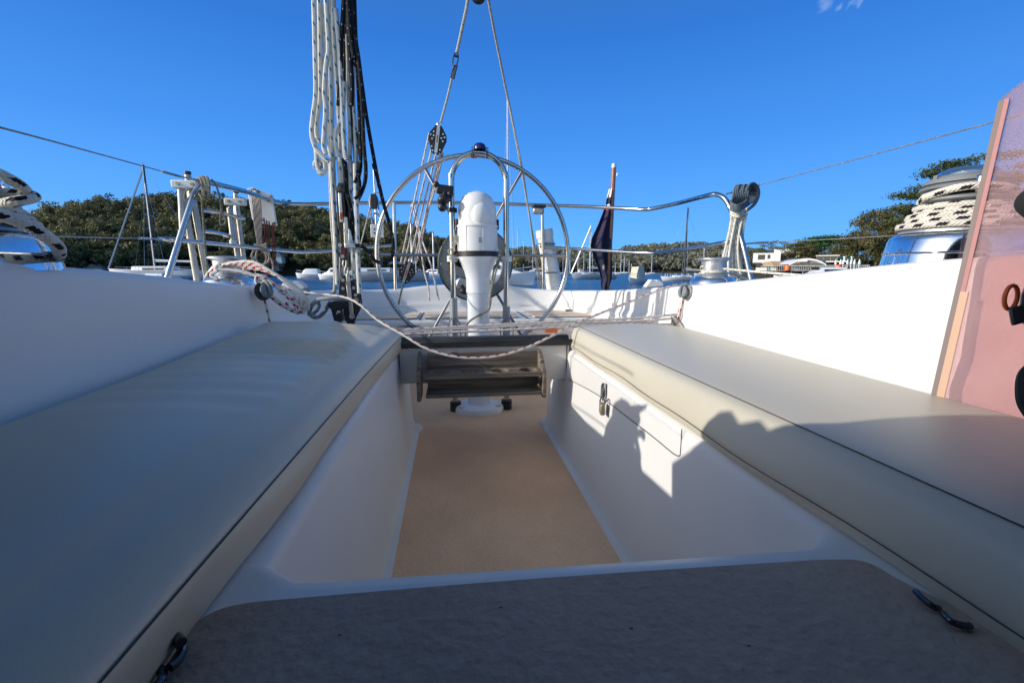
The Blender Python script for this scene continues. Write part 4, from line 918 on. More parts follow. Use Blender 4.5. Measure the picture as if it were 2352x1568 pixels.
# sheet on the left winch
c = wl_
rp_ = wrap(c, .09, .078*.93, .112*.93, 3.4, .0075, a0=R(120), rfun=lambda t: (.098-.022*t)*1.2)
rp_ += [U(-60, 492, D=1.177), U(0, 470, D=1.102), U(40, 462, D=1.070), U(72, 456, D=1.091), U(78, 450, D=1.124), U(40, 443, D=1.156), U(-10, 442, D=1.177), U(-40, 420, D=1.134), U(-20, 395, D=1.070), U(20, 410, D=1.059), U(52, 430, D=1.081), U(58, 445, D=1.134), U(20, 452, D=1.198), U(-60, 450, D=1.230)]
b = MB(); b.tube(rp_, .0081, n=12, sub=3)
b.tube([U(-90, 470, D=1.070), U(-40, 482, D=1.059), U(0, 493, D=1.054), U(50, 511, D=1.059), U(95, 536, D=1.070), U(127, 560, D=1.09), U(136, 576, D=1.13), U(132, 590, D=1.19), U(120, 602, D=1.25), U(100, 630, D=1.30)], 0.0102, n=12, sub=5)
tag(b.build('sheet_rope', M['rope_big']), 'thick white rope with black flecks looping off the left winch', 'rope', 'thick sheets on the big winches')
def small_winch(label, c):
    c = Vector(c); t = thing('secondary_winch', label, 'winch', c, 'smaller grey topped winches')
    b = MB(); b.lathe([(0, -.01), (.093, -.01), (.093, .004), (.091, .006), (.092, .008), (.088, .022), (.078, .032), (.055, .040), (0, .042)], c, n=40); b.build('base', M['chrome'], t)
    b = MB(); b.lathe([(.060, .038), (.056, .044), (.047, .050), (.049, .060), (.049, .085), (.050, .098), (.055, .104)], c, n=40); b.build('drum', M['alloy'], t)
    b = MB(); b.lathe([(.045, .102), (.062, .104), (.067, .108), (.067, .112), (.060, .116), (.03, .117), (.014, .117), (.012, .108), (0, .108)], c, n=40); b.build('top_flange', M['grey_plastic'] if 0 else M['alloy'], t)
    return c
w2r = U(1637, 652, X=1.10); w2r.z = -.055; small_winch('small winch aft on the right coaming with thin rope led round its drum', w2r)
w2l = U(526, 648, X=-.87); w2l.z = -.055; small_winch('small winch aft on the left coaming behind the red flecked coil', w2l)

# ================================================================== PUSHPIT RAILS
rail = thing('stern_rail', 'stainless steel stern rail running round the back of the cockpit', 'rail', (XC, 3.4, -.19))
def rtube(name, pts, Y, r=.0125, sub=8, m_='steel', par=rail, n=12):
    b = MB(); b.tube(PT(pts, Y), r, n=n, sub=sub); return b.build(name, M[m_], par)
rtube('top_rail', [(475, 418, 2.34), (500, 424, 2.42), (570, 442, 2.72), (616, 459, 2.98), (640, 466, 3.08), (700, 469, 3.25), (870, 466, 3.44), (1050, 466, 3.46), (1200, 470, 3.46), (1330, 474, 3.36), (1420, 478, 3.2), (1475, 481, 3.06), (1500, 479, 3.0), (1560, 466, 2.75), (1625, 449, 2.42), (1646, 447, 2.35), (1663, 455, 2.30), (1676, 475, 2.27), (1690, 510, 2.22), (1706, 560, 2.15), (1724, 640, 2.09), (1740, 700, 2.05)], 2.3, sub=6)
rtube('corner_post', [(500, 424, 2.42), (478, 419, 2.34), (462, 424, 2.30), (449, 440, 2.28), (438, 470, 2.24), (412, 550, 2.18), (385, 638, 2.12), (366, 700, 2.08)], 2.2)
rtube('middle_rail', [(362, 549, 2.17), (400, 551, 2.2), (452, 556, 2.35), (540, 565, 2.65), (620, 573, 2.95), (660, 577, 3.1), (700, 579, 3.2), (770, 575, 3.3), (850, 567, 3.4), (906, 563, 3.45)], 2.6, r=.011)
rtube('middle_rail', [(1240, 566, 3.46), (1300, 570, 3.42), (1380, 575, 3.28), (1480, 581, 3.05), (1520, 579, 2.9), (1600, 568, 2.5), (1660, 558, 2.24), (1692, 556, 2.2)], 2.6, r=.011)
for u_, v0 in ((906, 466), (1246, 470)): rtube('post', [(u_-1, v0, 3.45), (u_+1, 580, 3.45), (u_+3, 690, 3.45)], 3.45, sub=1)
def lifeline(label, pts, r=.0021, fit=None):
    t = thing('lifeline', label, 'wire', U(*pts[0][:2], Y=pts[0][2]), 'wire lifelines')
    b = MB(); b.tube(PT(pts, 1), r, n=6, sub=3); b.build('wire', M['wire'], t)
    if fit:
        b = MB(); b.tube(PT(fit, 1), .0042, n=8, sub=1); b.cyl(U(*fit[0][:2], Y=fit[0][2]), U(*fit[1][:2], Y=fit[1][2]), .0055, n=8); b.build('turnbuckle', M['steel'], t)
lifeline('upper wire lifeline rising to the left edge above the wooded hill', [(-60, 281, .9), (0, 293, 1.0), (180, 341, 1.45), (398, 401, 2.2)], fit=[(372, 394, 2.12), (412, 405, 2.26), (448, 413, 2.3), (478, 418, 2.34)])
lifeline('lower wire lifeline on the left running towards the winch', [(60, 541, 1.0), (140, 543, 1.15), (250, 546, 1.6), (340, 548, 2.1)], fit=[(320, 547.5, 2.0), (345, 548.5, 2.1), (366, 549, 2.17)])
lifeline('upper wire lifeline rising to the right edge past the tinted screen', [(1745, 425, 2.26), (2000, 357, 1.62), (2280, 281, 1.15), (2420, 243, 1.0)], fit=[(1700, 438, 2.3), (1745, 425, 2.26), (1690, 440, 2.3), (1668, 446, 2.31)])
lifeline('lower wire lifeline on the right behind the big winch', [(1775, 555.5, 2.05), (1900, 550, 1.7), (2060, 541, 1.35), (2160, 535, 1.2)], fit=[(1765, 556.5, 2.1), (1735, 558, 2.13), (1712, 560, 2.15)])
# ladder
lad = thing('boarding_ladder', 'folded stainless boarding ladder standing outside the left stern rail', 'ladder', U(440, 660, Y=2.45))
def ltube(u0, v0, u1, v1, Y, r): 
    b = MB(); b.cyl(U(u0, v0, Y=Y), U(u1, v1, Y=Y), r, n=14); return b
for args in ((431, 399, 470, 668, 2.5, .0165), (444, 425, 449, 668, 2.47, .0165)): pass
b = ltube(417, 425, 460, 690, 2.46, .0145); b.build('stile', M['old_alloy'], lad)
b = ltube(431, 402, 441, 470, 2.50, .0145); b.build('stile', M['old_alloy'], lad)
b = ltube(438, 430, 485, 690, 2.49, .0145); b.build('stile', M['old_alloy'], lad)
b = ltube(414, 420, 419, 532, 2.42, .0125); b.build('stile', M['old_alloy'], lad)
for args in ((529, 476, 560, 690, 2.72, .0125), (542, 455, 572, 690, 2.75, .0125), (526, 478, 535, 555, 2.69, .0115), (541, 444, 543, 560, 2.78, .011)):
    b = ltube(*args); b.build('stile', M['old_alloy'], lad)
for (a, b0, c0, d0) in (((463, 484, 2.5), (500, 488, 2.6), (548, 500, 2.7), (561, 503, 2.74)), ((462, 530, 2.5), (500, 535, 2.6), (530, 544, 2.7), (546, 545, 2.72))):
    b = MB(); b.tube(PT([a, b0, c0, d0], 1), .0105, n=10, sub=4); b.build('rung', M['steel'], lad)
for u_, v_, Y_, w_ in ((429, 424, 2.40, .125), (541, 464, 2.66, .105)):
    p = U(u_, v_, Y=Y_); b = MB(); b.box(p, (w_, .03, .036)); b.build('bracket', M['white_plastic'], lad, bevel=.005)
    b = MB()
    for dx in (-.25, .25): b.cyl(p+Vector((w_*dx, -.02, 0)), p+Vector((w_*dx, -.012, 0)), .008, n=12)
    b.build('bolt', M['brass'], lad)
for u_, v_, Y_ in ((419, 536, 2.42), (535, 558, 2.69)):
    p = U(u_, v_, Y=Y_); b = MB(); b.cyl(p-Vector((0, 0, .014)), p+Vector((0, 0, .014)), .0165, n=12); b.build('foot', M['white_plastic'], lad)
for u_, v_, Y_ in ((431, 400, 2.5), (542, 443, 2.78)):
    p = U(u_, v_, Y=Y_); b = MB(); b.cyl(p, p+Vector((0, 0, .012)), .0155, n=14); b.build('cap', M['black'], lad)
# cords on the left corner
b = MB()
for i in range(7):
    t = i/6; a, c0 = (466+t*18-8, 408+3*math.sin(i*2), 2.30), (470+t*14-6, 452-6*math.cos(i*1.7), 2.28)
    b.tube(PT([(a[0]-8, a[1]+10, 2.36), a, ((a[0]+c0[0])/2+4, (a[1]+c0[1])/2, 2.26), c0, (c0[0]-12, c0[1]-14, 2.34)], 2.3), .0048, n=7, sub=4)
for lp in ([(455, 430), (430, 436), (424, 450), (427, 461), (436, 452), (447, 436), (462, 428)], [(486, 412), (497, 428), (505, 455), (509, 485), (519, 507), (513, 516), (505, 512), (507, 490), (511, 480)], [(463, 450), (468, 520), (474, 600), (478, 640)], [(478, 640), (470, 652), (482, 658), (488, 648), (478, 640), (472, 665)]):
    b.tube(PT(lp, 2.3), .0042, n=7, sub=4)
tag(b.build('cord_lashing', M['rope_olive']), 'weathered olive cord lashed round the top corner of the left stern rail', 'cord')
# white board hung on the rail and its lines
def plate(name, uvs, Y, th, material, label, cat, rb=.01):
    P = [U(u, v, Y=Y) for u, v in uvs]; c = sum(P, Vector())/len(P); b = MB()
    o = round2d([(p.x-c.x, p.z-c.z) for p in P], rb); b.prism(o, c, (1, 0, 0), (0, 0, 1), th); return b, c
wb = thing('mounting_board', 'aged white plastic motor board clamped on the left stern rail', 'board', U(605, 515, Y=3.0))
b, c = plate('p', [(585, 433), (625, 447), (637, 520), (595, 512)], 2.98, .02, None, '', ''); b.build('panel', M['white_plastic'], wb, bevel=.003)
b, c = plate('p', [(571, 434), (588, 432), (600, 512), (583, 506)], 3.03, .05, None, '', ''); b.build('backing', M['white_plastic'], wb, bevel=.004)
for u_, v_ in ((593, 440), (623, 452), (600, 505), (630, 513)):
    p = U(u_, v_, Y=2.965); b = MB(); b.cyl(p, p+Vector((0, .006, 0)), .009, n=12); b.build('screw', M['grey_plastic'], wb)
b = MB()
for i in range(6):
    o_ = i*3.4; b.tube(PT([(578+o_*.8, 446, 2.95), (581+o_, 470, 2.9), (586+o_*.8, 520, 2.9), (592+o_*.5, 560, 2.92), (590+o_*1.1-6, 574, 2.93)], 2.9), .0052, n=8, sub=5, v0=i*.41)
b.tube(PT([(590, 566), (578, 585), (585, 602), (600, 608), (616, 600), (618, 580), (606, 568), (596, 566)], 2.88), .0052, n=8, sub=5)
b.tube(PT([(596, 566), (588, 584), (592, 603), (606, 607), (612, 590), (602, 568)], 2.9), .0052, n=8, sub=5)
b.tube(PT([(600, 566), (620, 590), (627, 610), (625, 632)], 2.88), .005, n=8, sub=5)
for k in range(3): b.tube(PT([(583, 560+k*4), (598, 565+k*4), (612, 559+k*4)], 2.87), .005, n=8, sub=4)
b.tube(PT([(574, 448), (578, 436), (586, 436), (592, 446)], 2.96), .005, n=8, sub=4)
tag(b.build('line_coil', M['rope_old']), 'small faded rope coil hanging from the left stern rail beside the white board', 'rope')
b = MB()
for i, (a, z0) in enumerate(((606, 500), (612, 506), (618, 508), (626, 512), (630, 512))):
    b.tube(PT([(a, z0), (a+3-i, z0+30), (a-2+i, z0+70), (a+4, z0+98)], 2.93), .0034, n=6, sub=5)
tag(b.build('thin_cord', M['rope_rusty']), 'thin red and black cords dangling below the white board', 'cord')

# ================================================================== PEDESTAL AND WHEEL
PY = 2.14
pc = U(1101, 935, Y=PY); px_ = pc.x
ped = thing('steering_pedestal', 'white steering pedestal with domed compass binnacle and stainless guard', 'pedestal', (px_, PY, ZS))
def zz(v, Y=PY, u=1101): return U(u, v, Y=Y).z
kk = PY/F*1.0
b = MB(); b.lathe([(0, ZS+.035), (.085, ZS+.035), (.112, ZS+.028), (.118, ZS+.018), (.118, ZS)], (px_, PY, 0), n=48); b.build('base', M['ped'], ped)
for dx in (-.085, .085): b = MB(); b.cyl((px_+dx, PY-.055, ZS+.028), (px_+dx, PY-.055, ZS+.036), .012, n=6); b.build('bolt', M['rivet'], ped)
zc_, zb_, zh0, zh1, zd = zz(672), zz(590), zz(580), zz(522), zz(443)
b = MB(); b.lathe([(.053, ZS+.03), (.052, zc_-.001), (.056, zc_), (.055, zc_+.03), (.055, zz(640)), (.064, zz(622)), (.083, zz(602)), (.090, zz(594)), (.092, zb_)], (px_, PY, 0), n=48); b.build('column', M['ped'], ped)
b = MB(); b.lathe([(0, zb_), (.094, zb_), (.094, zh0+.004), (0, zh0+.004)], (px_, PY, 0), n=48); b.build('gasket', M['black'], ped)
b = MB(); b.lathe([(0, zh0+.004), (.0915, zh0+.004), (.092, zh0+.03), (.091, zh1), (.088, zh1+.003), (.0, zh1+.003)], (px_, PY, 0), n=48); b.build('binnacle', M['binnacle'], ped)
b = MB(); b.lathe([(.086, zh1), (.086, zh1+.040), (.0865, zh1+.065), (.084, zh1+.088), (.077, zh1+.112), (.064, zh1+.133), (.045, zh1+.147), (.02, zh1+.154), (0, zh1+.155)], (px_, PY, 0), n=48)
b.build('hood', M['binnacle'], ped)
b = MB(); b.ball((px_+.010, PY-.055, zh1+.045), .052, n=20, sc=(1, .85, 1.25)); b.build('hood_bulge', M['binnacle'], ped)
for sg in (-1, 1): b = MB(); b.box((px_+sg*.092, PY, zh1+.012), (.012, .03, .045)); b.build('hinge', M['black'], ped, bevel=.003)
b = MB(); b.lathe([(0, 0), (.006, 0), (.006, .002), (0, .002)], (px_+.006, PY-.0925, zz(557)), axis=(0, -1, 0), n=16); b.build('badge', M['grey_plastic'], ped)
for a_ in (-.62, .22):
    x_, y_ = px_+math.sin(a_)*.0918, PY-math.cos(a_)*.0918; b = MB(); b.cyl((x_, y_, zh0+.006), (x_, y_, zh1-.002), .0016, n=6); b.build('moulded_rib', M['binnacle'], ped)
b = MB(); b.tube([(px_+math.sin(t)*(.0865), PY-.012, zh1+math.cos(t)*.156) for t in [-1.5+3.0*k/16 for k in range(17)]], .0028, n=6, sub=1); b.build('hood_joint', M['binnacle'], ped)
b = MB(); b.lathe([(.0905, zh1-.004), (.0945, zh1-.002), (.0945, zh1+.006), (.0875, zh1+.010)], (px_, PY, 0), n=48, arc=.5, xdir=(-1, .15, 0)); b.build('shoulder_lip', M['binnacle'], ped)
b = MB(); b.bb(px_+.001, px_+.011, PY-.0935, PY-.091, zz(551)-.002, zz(551)+.002); b.build('badge_text', M['black'], ped)
b = MB(); b.bb(px_-.135, px_+.145, PY-.03, PY+.03, zb_-.010, zb_-.001); b.build('guard_bracket', M['white_plastic'], ped, bevel=.004)
for u_ in (1039, 1164):
    p = U(u_, 594, Y=PY); b = MB(); b.cyl(p-Vector((0, 0, .014)), p+Vector((0, 0, .012)), .024, n=18); b.build('guard_clamp', M['white_plastic'], ped)
gd = []
xl_, xr_ = U(1040, 600, Y=PY).x, U(1163, 600, Y=PY).x; rg = (xr_-xl_)/2; cxg = (xl_+xr_)/2; zt_ = zz(344)-.0125
gpts = [Vector((xl_, PY, ZS+.01)), Vector((xl_, PY, -.2)), Vector((xl_, PY, zt_-rg-.01))] + [Vector((cxg-math.cos(a)*rg, PY, zt_-rg+math.sin(a)*rg)) for a in [PI*k/14 for k in range(15)]] + [Vector((xr_, PY, zt_-rg-.01)), Vector((xr_, PY, -.2)), Vector((xr_, PY, ZS+.01))]
b = MB(); b.tube(gpts, .0135, n=14, sub=2); b.build('guard', M['steel'], ped)
for x in (xl_, xr_):
    b = MB(); b.cyl((x, PY, ZS+.0), (x, PY, ZS+.045), .026, n=16); b.cyl((x, PY-.03, ZS+.022), (x, PY+.0, ZS+.022), .009, n=8); b.build('guard_foot', M['black'], ped)
for x, v0, v1 in ((xl_, 684, 775), (xr_, 704, 775)):
    b = MB(); b.cyl((x, PY, zz(v1)-.05), (x, PY, zz(v0)), .0175, n=16); b.build('cord_serving', M['tape'], ped)
# dome light on top of the guard
tl = thing('clip_light', 'dark blue clip-on light strapped on top of the pedestal guard', 'light', (cxg+.01, PY, zt_))
b = MB(); b.lathe([(.028, -.004), (.028, .008), (.022, .019), (.012, .024), (0, .026)], (cxg+.005, PY-.0, zt_+.016), n=24); b.build('dome', mat('navy dome', (.01, .02, .10), .3), tl)
b = MB()
for dx in (-.030, -.022, .034, .040): b.tube([(cxg+dx, PY-.018, zt_+.02), (cxg+dx, PY-.018, zt_-.022), (cxg+dx, PY+.012, zt_-.02)], .0018, n=5, sub=1)
b.build('strap', M['black'], tl)
# stay wire loops at the foot of the guard
for x in (xl_, xr_):
    for sg in (-1, 1):
        b = MB(); b.tube([(x+sg*.008, PY-.02, zz(728)), (x+sg*.022, PY-.02, zz(738)), (x+sg*.030, PY-.02, zz(752)), (x+sg*.028, PY-.02, zz(772)), (x+sg*.012, PY-.02, zz(782))], .0028, n=6, sub=4); b.build('side_loop', M['steel'], ped)
# wheel
WY = 2.46
wc = U(1091, 586, Y=WY); Rw = .505
wh = thing('ship_wheel', 'large thin stainless steering wheel with orange tape at the top spoke', 'wheel', wc)
def wpt(a, r, dy=0): return wc + Vector((math.cos(a)*r, dy, math.sin(a)*r))
b = MB(); b.tube([wpt(2*PI*k/72, Rw) for k in range(72)], .0120, n=14, sub=1, closed=True); b.build('rim', M['steel'], wh)
for k in range(6):
    a = PI/3*k; b = MB(); b.tube([wpt(a, .05, .07), wpt(a, Rw*.5, .04), wpt(a, Rw-.005, 0)], .0085, n=10, sub=4); b.build('spoke', M['steel'], wh)
b = MB(); b.lathe([(0, -.03), (.06, -.03), (.065, .0), (.065, .05), (0, .05)], wc+Vector((0, .05, 0)), axis=(0, 1, 0), n=30); b.build('hub', M['steel'], wh)
b = MB(); b.tube([wpt(PI/2+t, Rw) for t in (-.026, -.012, 0, .016, .028)], .0155, n=14, sub=1); b.build('orange_tape', mat('orange tape', (.62, .14, .08), .5, var=.2), wh)
# autopilot wheel drive
dy = WY-.13; dc = Vector((px_-.002, dy, zz(606, dy)))
ap = thing('wheel_drive', 'dark grey ring shaped wheel autopilot behind the pedestal', 'autopilot', dc)
b = MB(); b.lathe([(.138, -.018), (.182, -.018), (.186, -.010), (.186, .014), (.182, .018), (.138, .018), (.138, -.018)], dc, axis=(0, 1, 0), n=64); b.build('ring', M['hinge_grey'], ap)
b = MB(); b.lathe([(.182, -.020), (.1885, -.016), (.1885, -.008), (.183, -.008)], dc, axis=(0, 1, 0), n=64); b.build('edge_band', M['black'], ap)
b = MB(); b.prism(round2d([(0, .02), (.05, .055), (.13, .055), (.10, .015), (.06, -.03), (0, -.05)], .012), dc+Vector((-.235+.02, -.03, .0)), (1, 0, 0), (0, 0, 1), .02); o = None
b = MB(); lv = PT([(1010, 608), (1012, 603), (1040, 607), (1072, 620), (1074, 640), (1050, 634), (1025, 622)], dy-.035); cc = sum(lv, Vector())/7
b.prism(round2d([(p.x-cc.x, p.z-cc.z) for p in lv], .006), cc, (1, 0, 0), (0, 0, 1), .016); b.build('clutch_lever', M['hinge_grey'], ap, bevel=.003)
p = U(1062, 652, Y=dy-.04); b = MB(); b.lathe([(0, 0), (.026, 0), (.033, .006), (.033, .016), (0, .016)], p, axis=(0, 1, 0), n=28); b.build('motor_cap', M['alloy'], ap)
b = MB(); b.ball(U(1066, 668, Y=dy-.06), .022, sc=(1, .8, .8)); b.tube(PT([(1060, 655), (1066, 662), (1078, 668), (1094, 668)], dy-.08), .008, n=8); b.build('cable_plug', M['black'], ap)
b = MB(); b.ball((0, 0, 0), .001)
# instrument / phone mount on the wheel guard
mt = thing('ball_mount', 'black ball and clamp instrument mount on the left guard tube', 'mount', U(1025, 450, Y=PY-.03))
b = MB(); b.box(U(1022, 436, Y=PY-.03), (.075, .02, .04), up=(.1, 0, 1)); b.build('plate', M['black'], mt, bevel=.006)
b = MB(); b.ball(U(1002, 424, Y=PY-.03), .014); b.ball(U(1020, 458, Y=PY-.05), .024, sc=(1.2, 1, .8)); b.ball(U(1016, 476, Y=PY-.04), .020); b.ball(U(1034, 446, Y=PY-.03), .016); b.ball(U(1012, 462, Y=PY-.04), .015)
b.tube(PT([(1020, 440), (1020, 462), (1018, 478)], PY-.03), .012, n=8); b.build('ball_arm', M['black'], mt)
b = MB(); b.cyl(U(1039, 478, Y=PY), U(1039, 488, Y=PY), .021, n=14); b.build('clamp', M['black'], mt)
# cords round the pedestal
b = MB(); b.tube(PT([(1160, 560), (1156, 580), (1144, 600), (1134, 622), (1128, 660), (1124, 700), (1122, 712), (1100, 724), (1082, 735), (1070, 750), (1068, 775)], PY-.065), .0045, n=8, sub=5); b.tube(PT([(1122, 712), (1127, 695), (1128, 670), (1140, 620), (1150, 590), (1152, 575)], PY-.075), .004, n=8, sub=5)
tag(b.build('tie_cord', M['rope_olive']), 'thin grey cord tied from the guard down across the white column', 'cord')
b = MB(); b.tube(PT([(1038, 555), (1044, 562), (1050, 556), (1052, 545), (1046, 540)], PY-.03), .004, n=6, sub=4); b.tube(PT([(1040, 600), (1034, 585), (1030, 575), (1040, 570), (1048, 552), (1046, 540)], PY-.03), .0035, n=6, sub=4)
tag(b.build('kill_cord', M['rope_plain']), 'pale cord looped beside the left guard bracket', 'cord')
b = MB(); b.ball(U(1051, 548, Y=PY+.02), .014); b.ball(U(1052, 580, Y=PY+.02), .014); tag(b.build('whistle_float', M['orange']), 'orange plastic pieces tucked beside the binnacle', 'float')

# ================================================================== TRACK, DRINK HOLDER
tk = thing('traveller_track', 'black mainsheet traveller track lying across the white beam', 'track', (XC, yb+.06, -.25))
prof = round2d([(yb-.006, -.262), (yb+.02, -.252), (yb+.03, -.238), (yb+.06, -.238), (yb+.075, -.252), (yb+.08, -.262)], [.002, .006, .002, .002, .004, 0])
prof = [(a-.006, c+.0) for a, c in prof]
b = MB(); b.loft([[(x, a, c) for a, c in prof] for x in (XC-.315, XC+.322)], closed=True, caps=True); b.build('rail', M['track'], tk, smooth=25)
b = MB(); b.bb(XC-.315, XC+.330, yb-.011, yb-.003, -.272, -.249); b.build('face_strip', M['track'], tk, bevel=.003)
HY = yb-.001
dh = thing('drink_holder', 'weathered grey teak drink holder with four round holes hung on the beam', 'holder', U(1112, 912, Y=1.55))
x0, x1 = U(972, 860, Y=1.60).x, U(1251, 860, Y=1.60).x
ztp, zsh, zbt = U(1110, 808, Y=1.645).z, U(1110, 850, Y=1.60).z, U(1110, 901, Y=1.56).z
yf = 1.535
b = MB(); b.bb(x0+.012, x1-.012, 1.640, 1.656, zsh-.10+.0, ztp); b.build('back_board', M['teak'], dh, bevel=.002)
# shelf with holes: built as a strip of quads round each hole
def holed_shelf(xa, xb, ya, yb_, z, th, holes, hr):
    b = MB(); n = 28
    for i, hx in enumerate(holes):
        w = (xb-xa)/len(holes); xl2, xr2 = xa+w*i, xa+w*(i+1); cy2 = (ya+yb_)/2
        inner = [(hx+math.cos(2*PI*k/n)*hr, cy2+math.sin(2*PI*k/n)*hr) for k in range(n)]; outer = []
        for k in range(n):
            a = 2*PI*k/n; ca, sa = math.cos(a), math.sin(a); s = min(((xr2-hx) if ca > 0 else (hx-xl2))/max(abs(ca), 1e-6), ((yb_-cy2) if sa > 0 else (cy2-ya))/max(abs(sa), 1e-6)); outer.append((hx+ca*s, cy2+sa*s))
        for zz2 in (z, z-th):
            vs = [(p[0], p[1], zz2) for p in inner]+[(p[0], p[1], zz2) for p in outer]; b.add(vs, [(k, (k+1) % n, n+(k+1) % n, n+k) for k in range(n)])
        vs = [(p[0], p[1], z) for p in inner]+[(p[0], p[1], z-th) for p in inner]; b.add(vs, [(k, (k+1) % n, n+(k+1) % n, n+k) for k in range(n)])
    b.bb(xa, xb, ya-.001, ya+.004, z-th, z-.0002)
    return b
w4 = (x1-x0-.02)/4; hol = [x0+.01+w4*(i+.5) for i in range(4)]
holed_shelf(x0+.010, x1-.010, yf+.008, 1.640, zsh, .014, hol, .034).build('upper_shelf', M['teak'], dh)
b = MB(); b.bb(x0+.010, x1-.010, yf+.012, 1.656, zbt-.012, zbt); b.build('lower_shelf', M['teak'], dh, bevel=.002)
for sg, xx in ((-1, x0), (1, x1)):
    o = [(yf, zbt-.020), (1.656, zbt-.020), (1.656, ztp+.004), (1.640, ztp+.006), (1.60, ztp-.012), (yf+.010, zsh+.006), (yf, zsh-.006)]
    b = MB(); b.prism(round2d(o, .006), (xx-.006, 0, 0), (0, 1, 0), (0, 0, 1), -.013, center=False); b.build('side_board', M['teak'], dh, bevel=.0015)
for u_ in (1090, 1208): p = U(u_, 866, Y=yf+.03); b = MB(); b.cyl((p.x, yf+.03, zsh-.017), (p.x, yf+.03, zsh-.012), .005, n=8); b.build('screw', M['brass'], dh)
# padlock on the locker
pl = thing('padlock', 'brass padlock hanging from a steel hasp on the right locker lid', 'padlock', onwall(1382, 935))
b = MB(); a, c = onwall(1387, 880, .012), onwall(1385, 915, .012); ax_ = (a-c).normalized(); nrm = Vector((-1, 0, 0))
b.tube([onwall(1381, 912, .008), onwall(1382, 888, .008), onwall(1385, 881, .008), onwall(1389, 884, .008), onwall(1389, 914, .008)], .0022, n=8, sub=4); b.box(onwall(1387, 900, .008), (.006, .012, .05)); b.build('hasp', M['steel'], pl)
b = MB(); b.tube([onwall(1378, 932, .014), onwall(1379, 918, .018), onwall(1384, 912, .020), onwall(1389, 918, .018), onwall(1388, 932, .014)], .0024, n=8, sub=4); b.build('shackle', M['steel'], pl)
b = MB(); b.box(onwall(1383, 938, .018), (.014, .030, .032), rx=(1, -.2, 0)); b.build('body', M['brass'], pl, bevel=.004)
# ================================================================== BLOCKS AND TACKLES
def fiddle(label, top, bot, wide, name='fiddle_block', wtop=.62, red=True, Y=None, tilt=0.0, flip=False, group=None, extra=True):
    """double sheave block seen face on. top, bot: world ends of the cheek; wide: width in metres"""
    top, bot = Vector(top), Vector(bot); ez = (top-bot); H = ez.length; ez.normalize(); c = (top+bot)/2
    ey0 = Vector((math.sin(tilt), math.cos(tilt), 0)); ex = ez.cross(-ey0).normalized() if not flip else ez.cross(ey0).normalized()
    if ex.x < 0: ex = -ex
    ey = ex.cross(ez).normalized()
    t = thing(name, label, 'block', bot, group)
    w = wide/2; o = [(-w*.28, H*.5), (w*.28, H*.5), (w*.95, H*.16), (w, H*.02), (w*.52, -H*.42), (w*.25, -H*.5), (-w*.25, -H*.5), (-w*.52, -H*.42), (-w, H*.02), (-w*.95, H*.16)]
    if wtop > 1: o = [(a, -b_) for a, b_ in o]
    o = round2d(o, w*.45, n=4)
    fr = -1 if (-ey).y < 0 else 1; f = -ey if (-ey).y < 0 else ey       # f points to the cockpit
    for k in (1, -1):
        b = MB(); b.prism(o, c+f*(k*.013), ex, ez, .005); b.build('cheek', M['blackmetal'], t, bevel=.0012)
    b = MB(); b.cyl(c-f*.011+ez*H*.13, c+f*.011+ez*H*.13, w*.8, n=24); b.cyl(c-f*.011-ez*H*.24, c+f*.011-ez*H*.24, w*.5, n=20); b.build('sheave', M['grey_plastic'], t)
    b = MB(); so = round2d([(-w*.17, -H*.5), (w*.17, -H*.5), (w*.17, H*.5), (-w*.17, H*.5)], w*.15); b.prism(so, c+f*.0175, ex, ez, .003); b.build('strap', M['worn_strap'], t)
    if red: b = MB(); so = round2d([(-w*.07, -H*.12), (w*.07, -H*.12), (w*.07, H*.14), (-w*.07, H*.14)], w*.06); b.prism(so, c+f*.0195, ex, ez, .0012); b.build('red_label', M['red'], t)
    for a_, h_ in ((-.75, .12), (.75, .10), (-.55, -.02), (.55, .2), (-.45, .24), (.6, -.05), (-.5, -.28), (.4, -.36), (-.42, .1), (.42, .05), (-.35, -.42)):
        b = MB(); b.cyl(c+ex*(a_*w)+ez*(h_*H)+f*.0155, c+ex*(a_*w)+ez*(h_*H)+f*.0178, w*.085, n=10); b.build('rivet', M['rivet'], t)
    for h_ in (.44, -.44): b = MB(); b.lathe([(w*.05, .0), (w*.13, 0), (w*.14, .003), (w*.05, .003)], c+ez*(h_*H)+f*.019, axis=f, n=14); b.build('pin', M['rivet'], t)
    b = MB(); b.tube([top-ez*.006-ex*.010, top+ez*.012-ex*.009, top+ez*.020, top+ez*.012+ex*.009, top-ez*.006+ex*.010], .0032, n=7, sub=3); b.build('shackle', M['rivet'], t)
    return t
# tall mainsheet tackle from the boom (aft of the pedestal line)
TY = 2.62
fiddle('black fiddle block hanging from the boom fall above the wheel rim', U(1008, 289, Y=TY), U(1001, 354, Y=TY), .10, group='black fiddle blocks', red=True)
fiddle('lower black fiddle block of the red flecked tackle, low beside the left stern post', U(942, 601, Y=2.9), U(926, 651, Y=2.9), .10, group='black fiddle blocks')
b = MB(); b.tube(PT([(926, 652), (923, 664), (919, 680), (915, 700)], 2.9), .006, n=8); tag(b.build('lower_strop', M['rope_olive']), 'short olive strop under the lower fiddle block', 'strop')
b = MB()
for (u0, v0, u1, v1, Yb) in ((986, 305, 920, 606, 2.85), (993, 335, 929, 606, 2.87), (1002, 350, 940, 604, 2.9), (1010, 352, 951, 606, 2.92), (1021, 318, 957, 604, 2.94)):
    b.tube([U(u0+.5, v0, Y=TY), U((u0+u1)/2, (v0+v1)/2, Y=(TY+Yb)/2), U(u1, v1, Y=Yb)], .0052, n=8, sub=2)
b.tube(PT([(987, 316), (989, 306), (994, 300), (1001, 300)], TY), .0052, n=8)
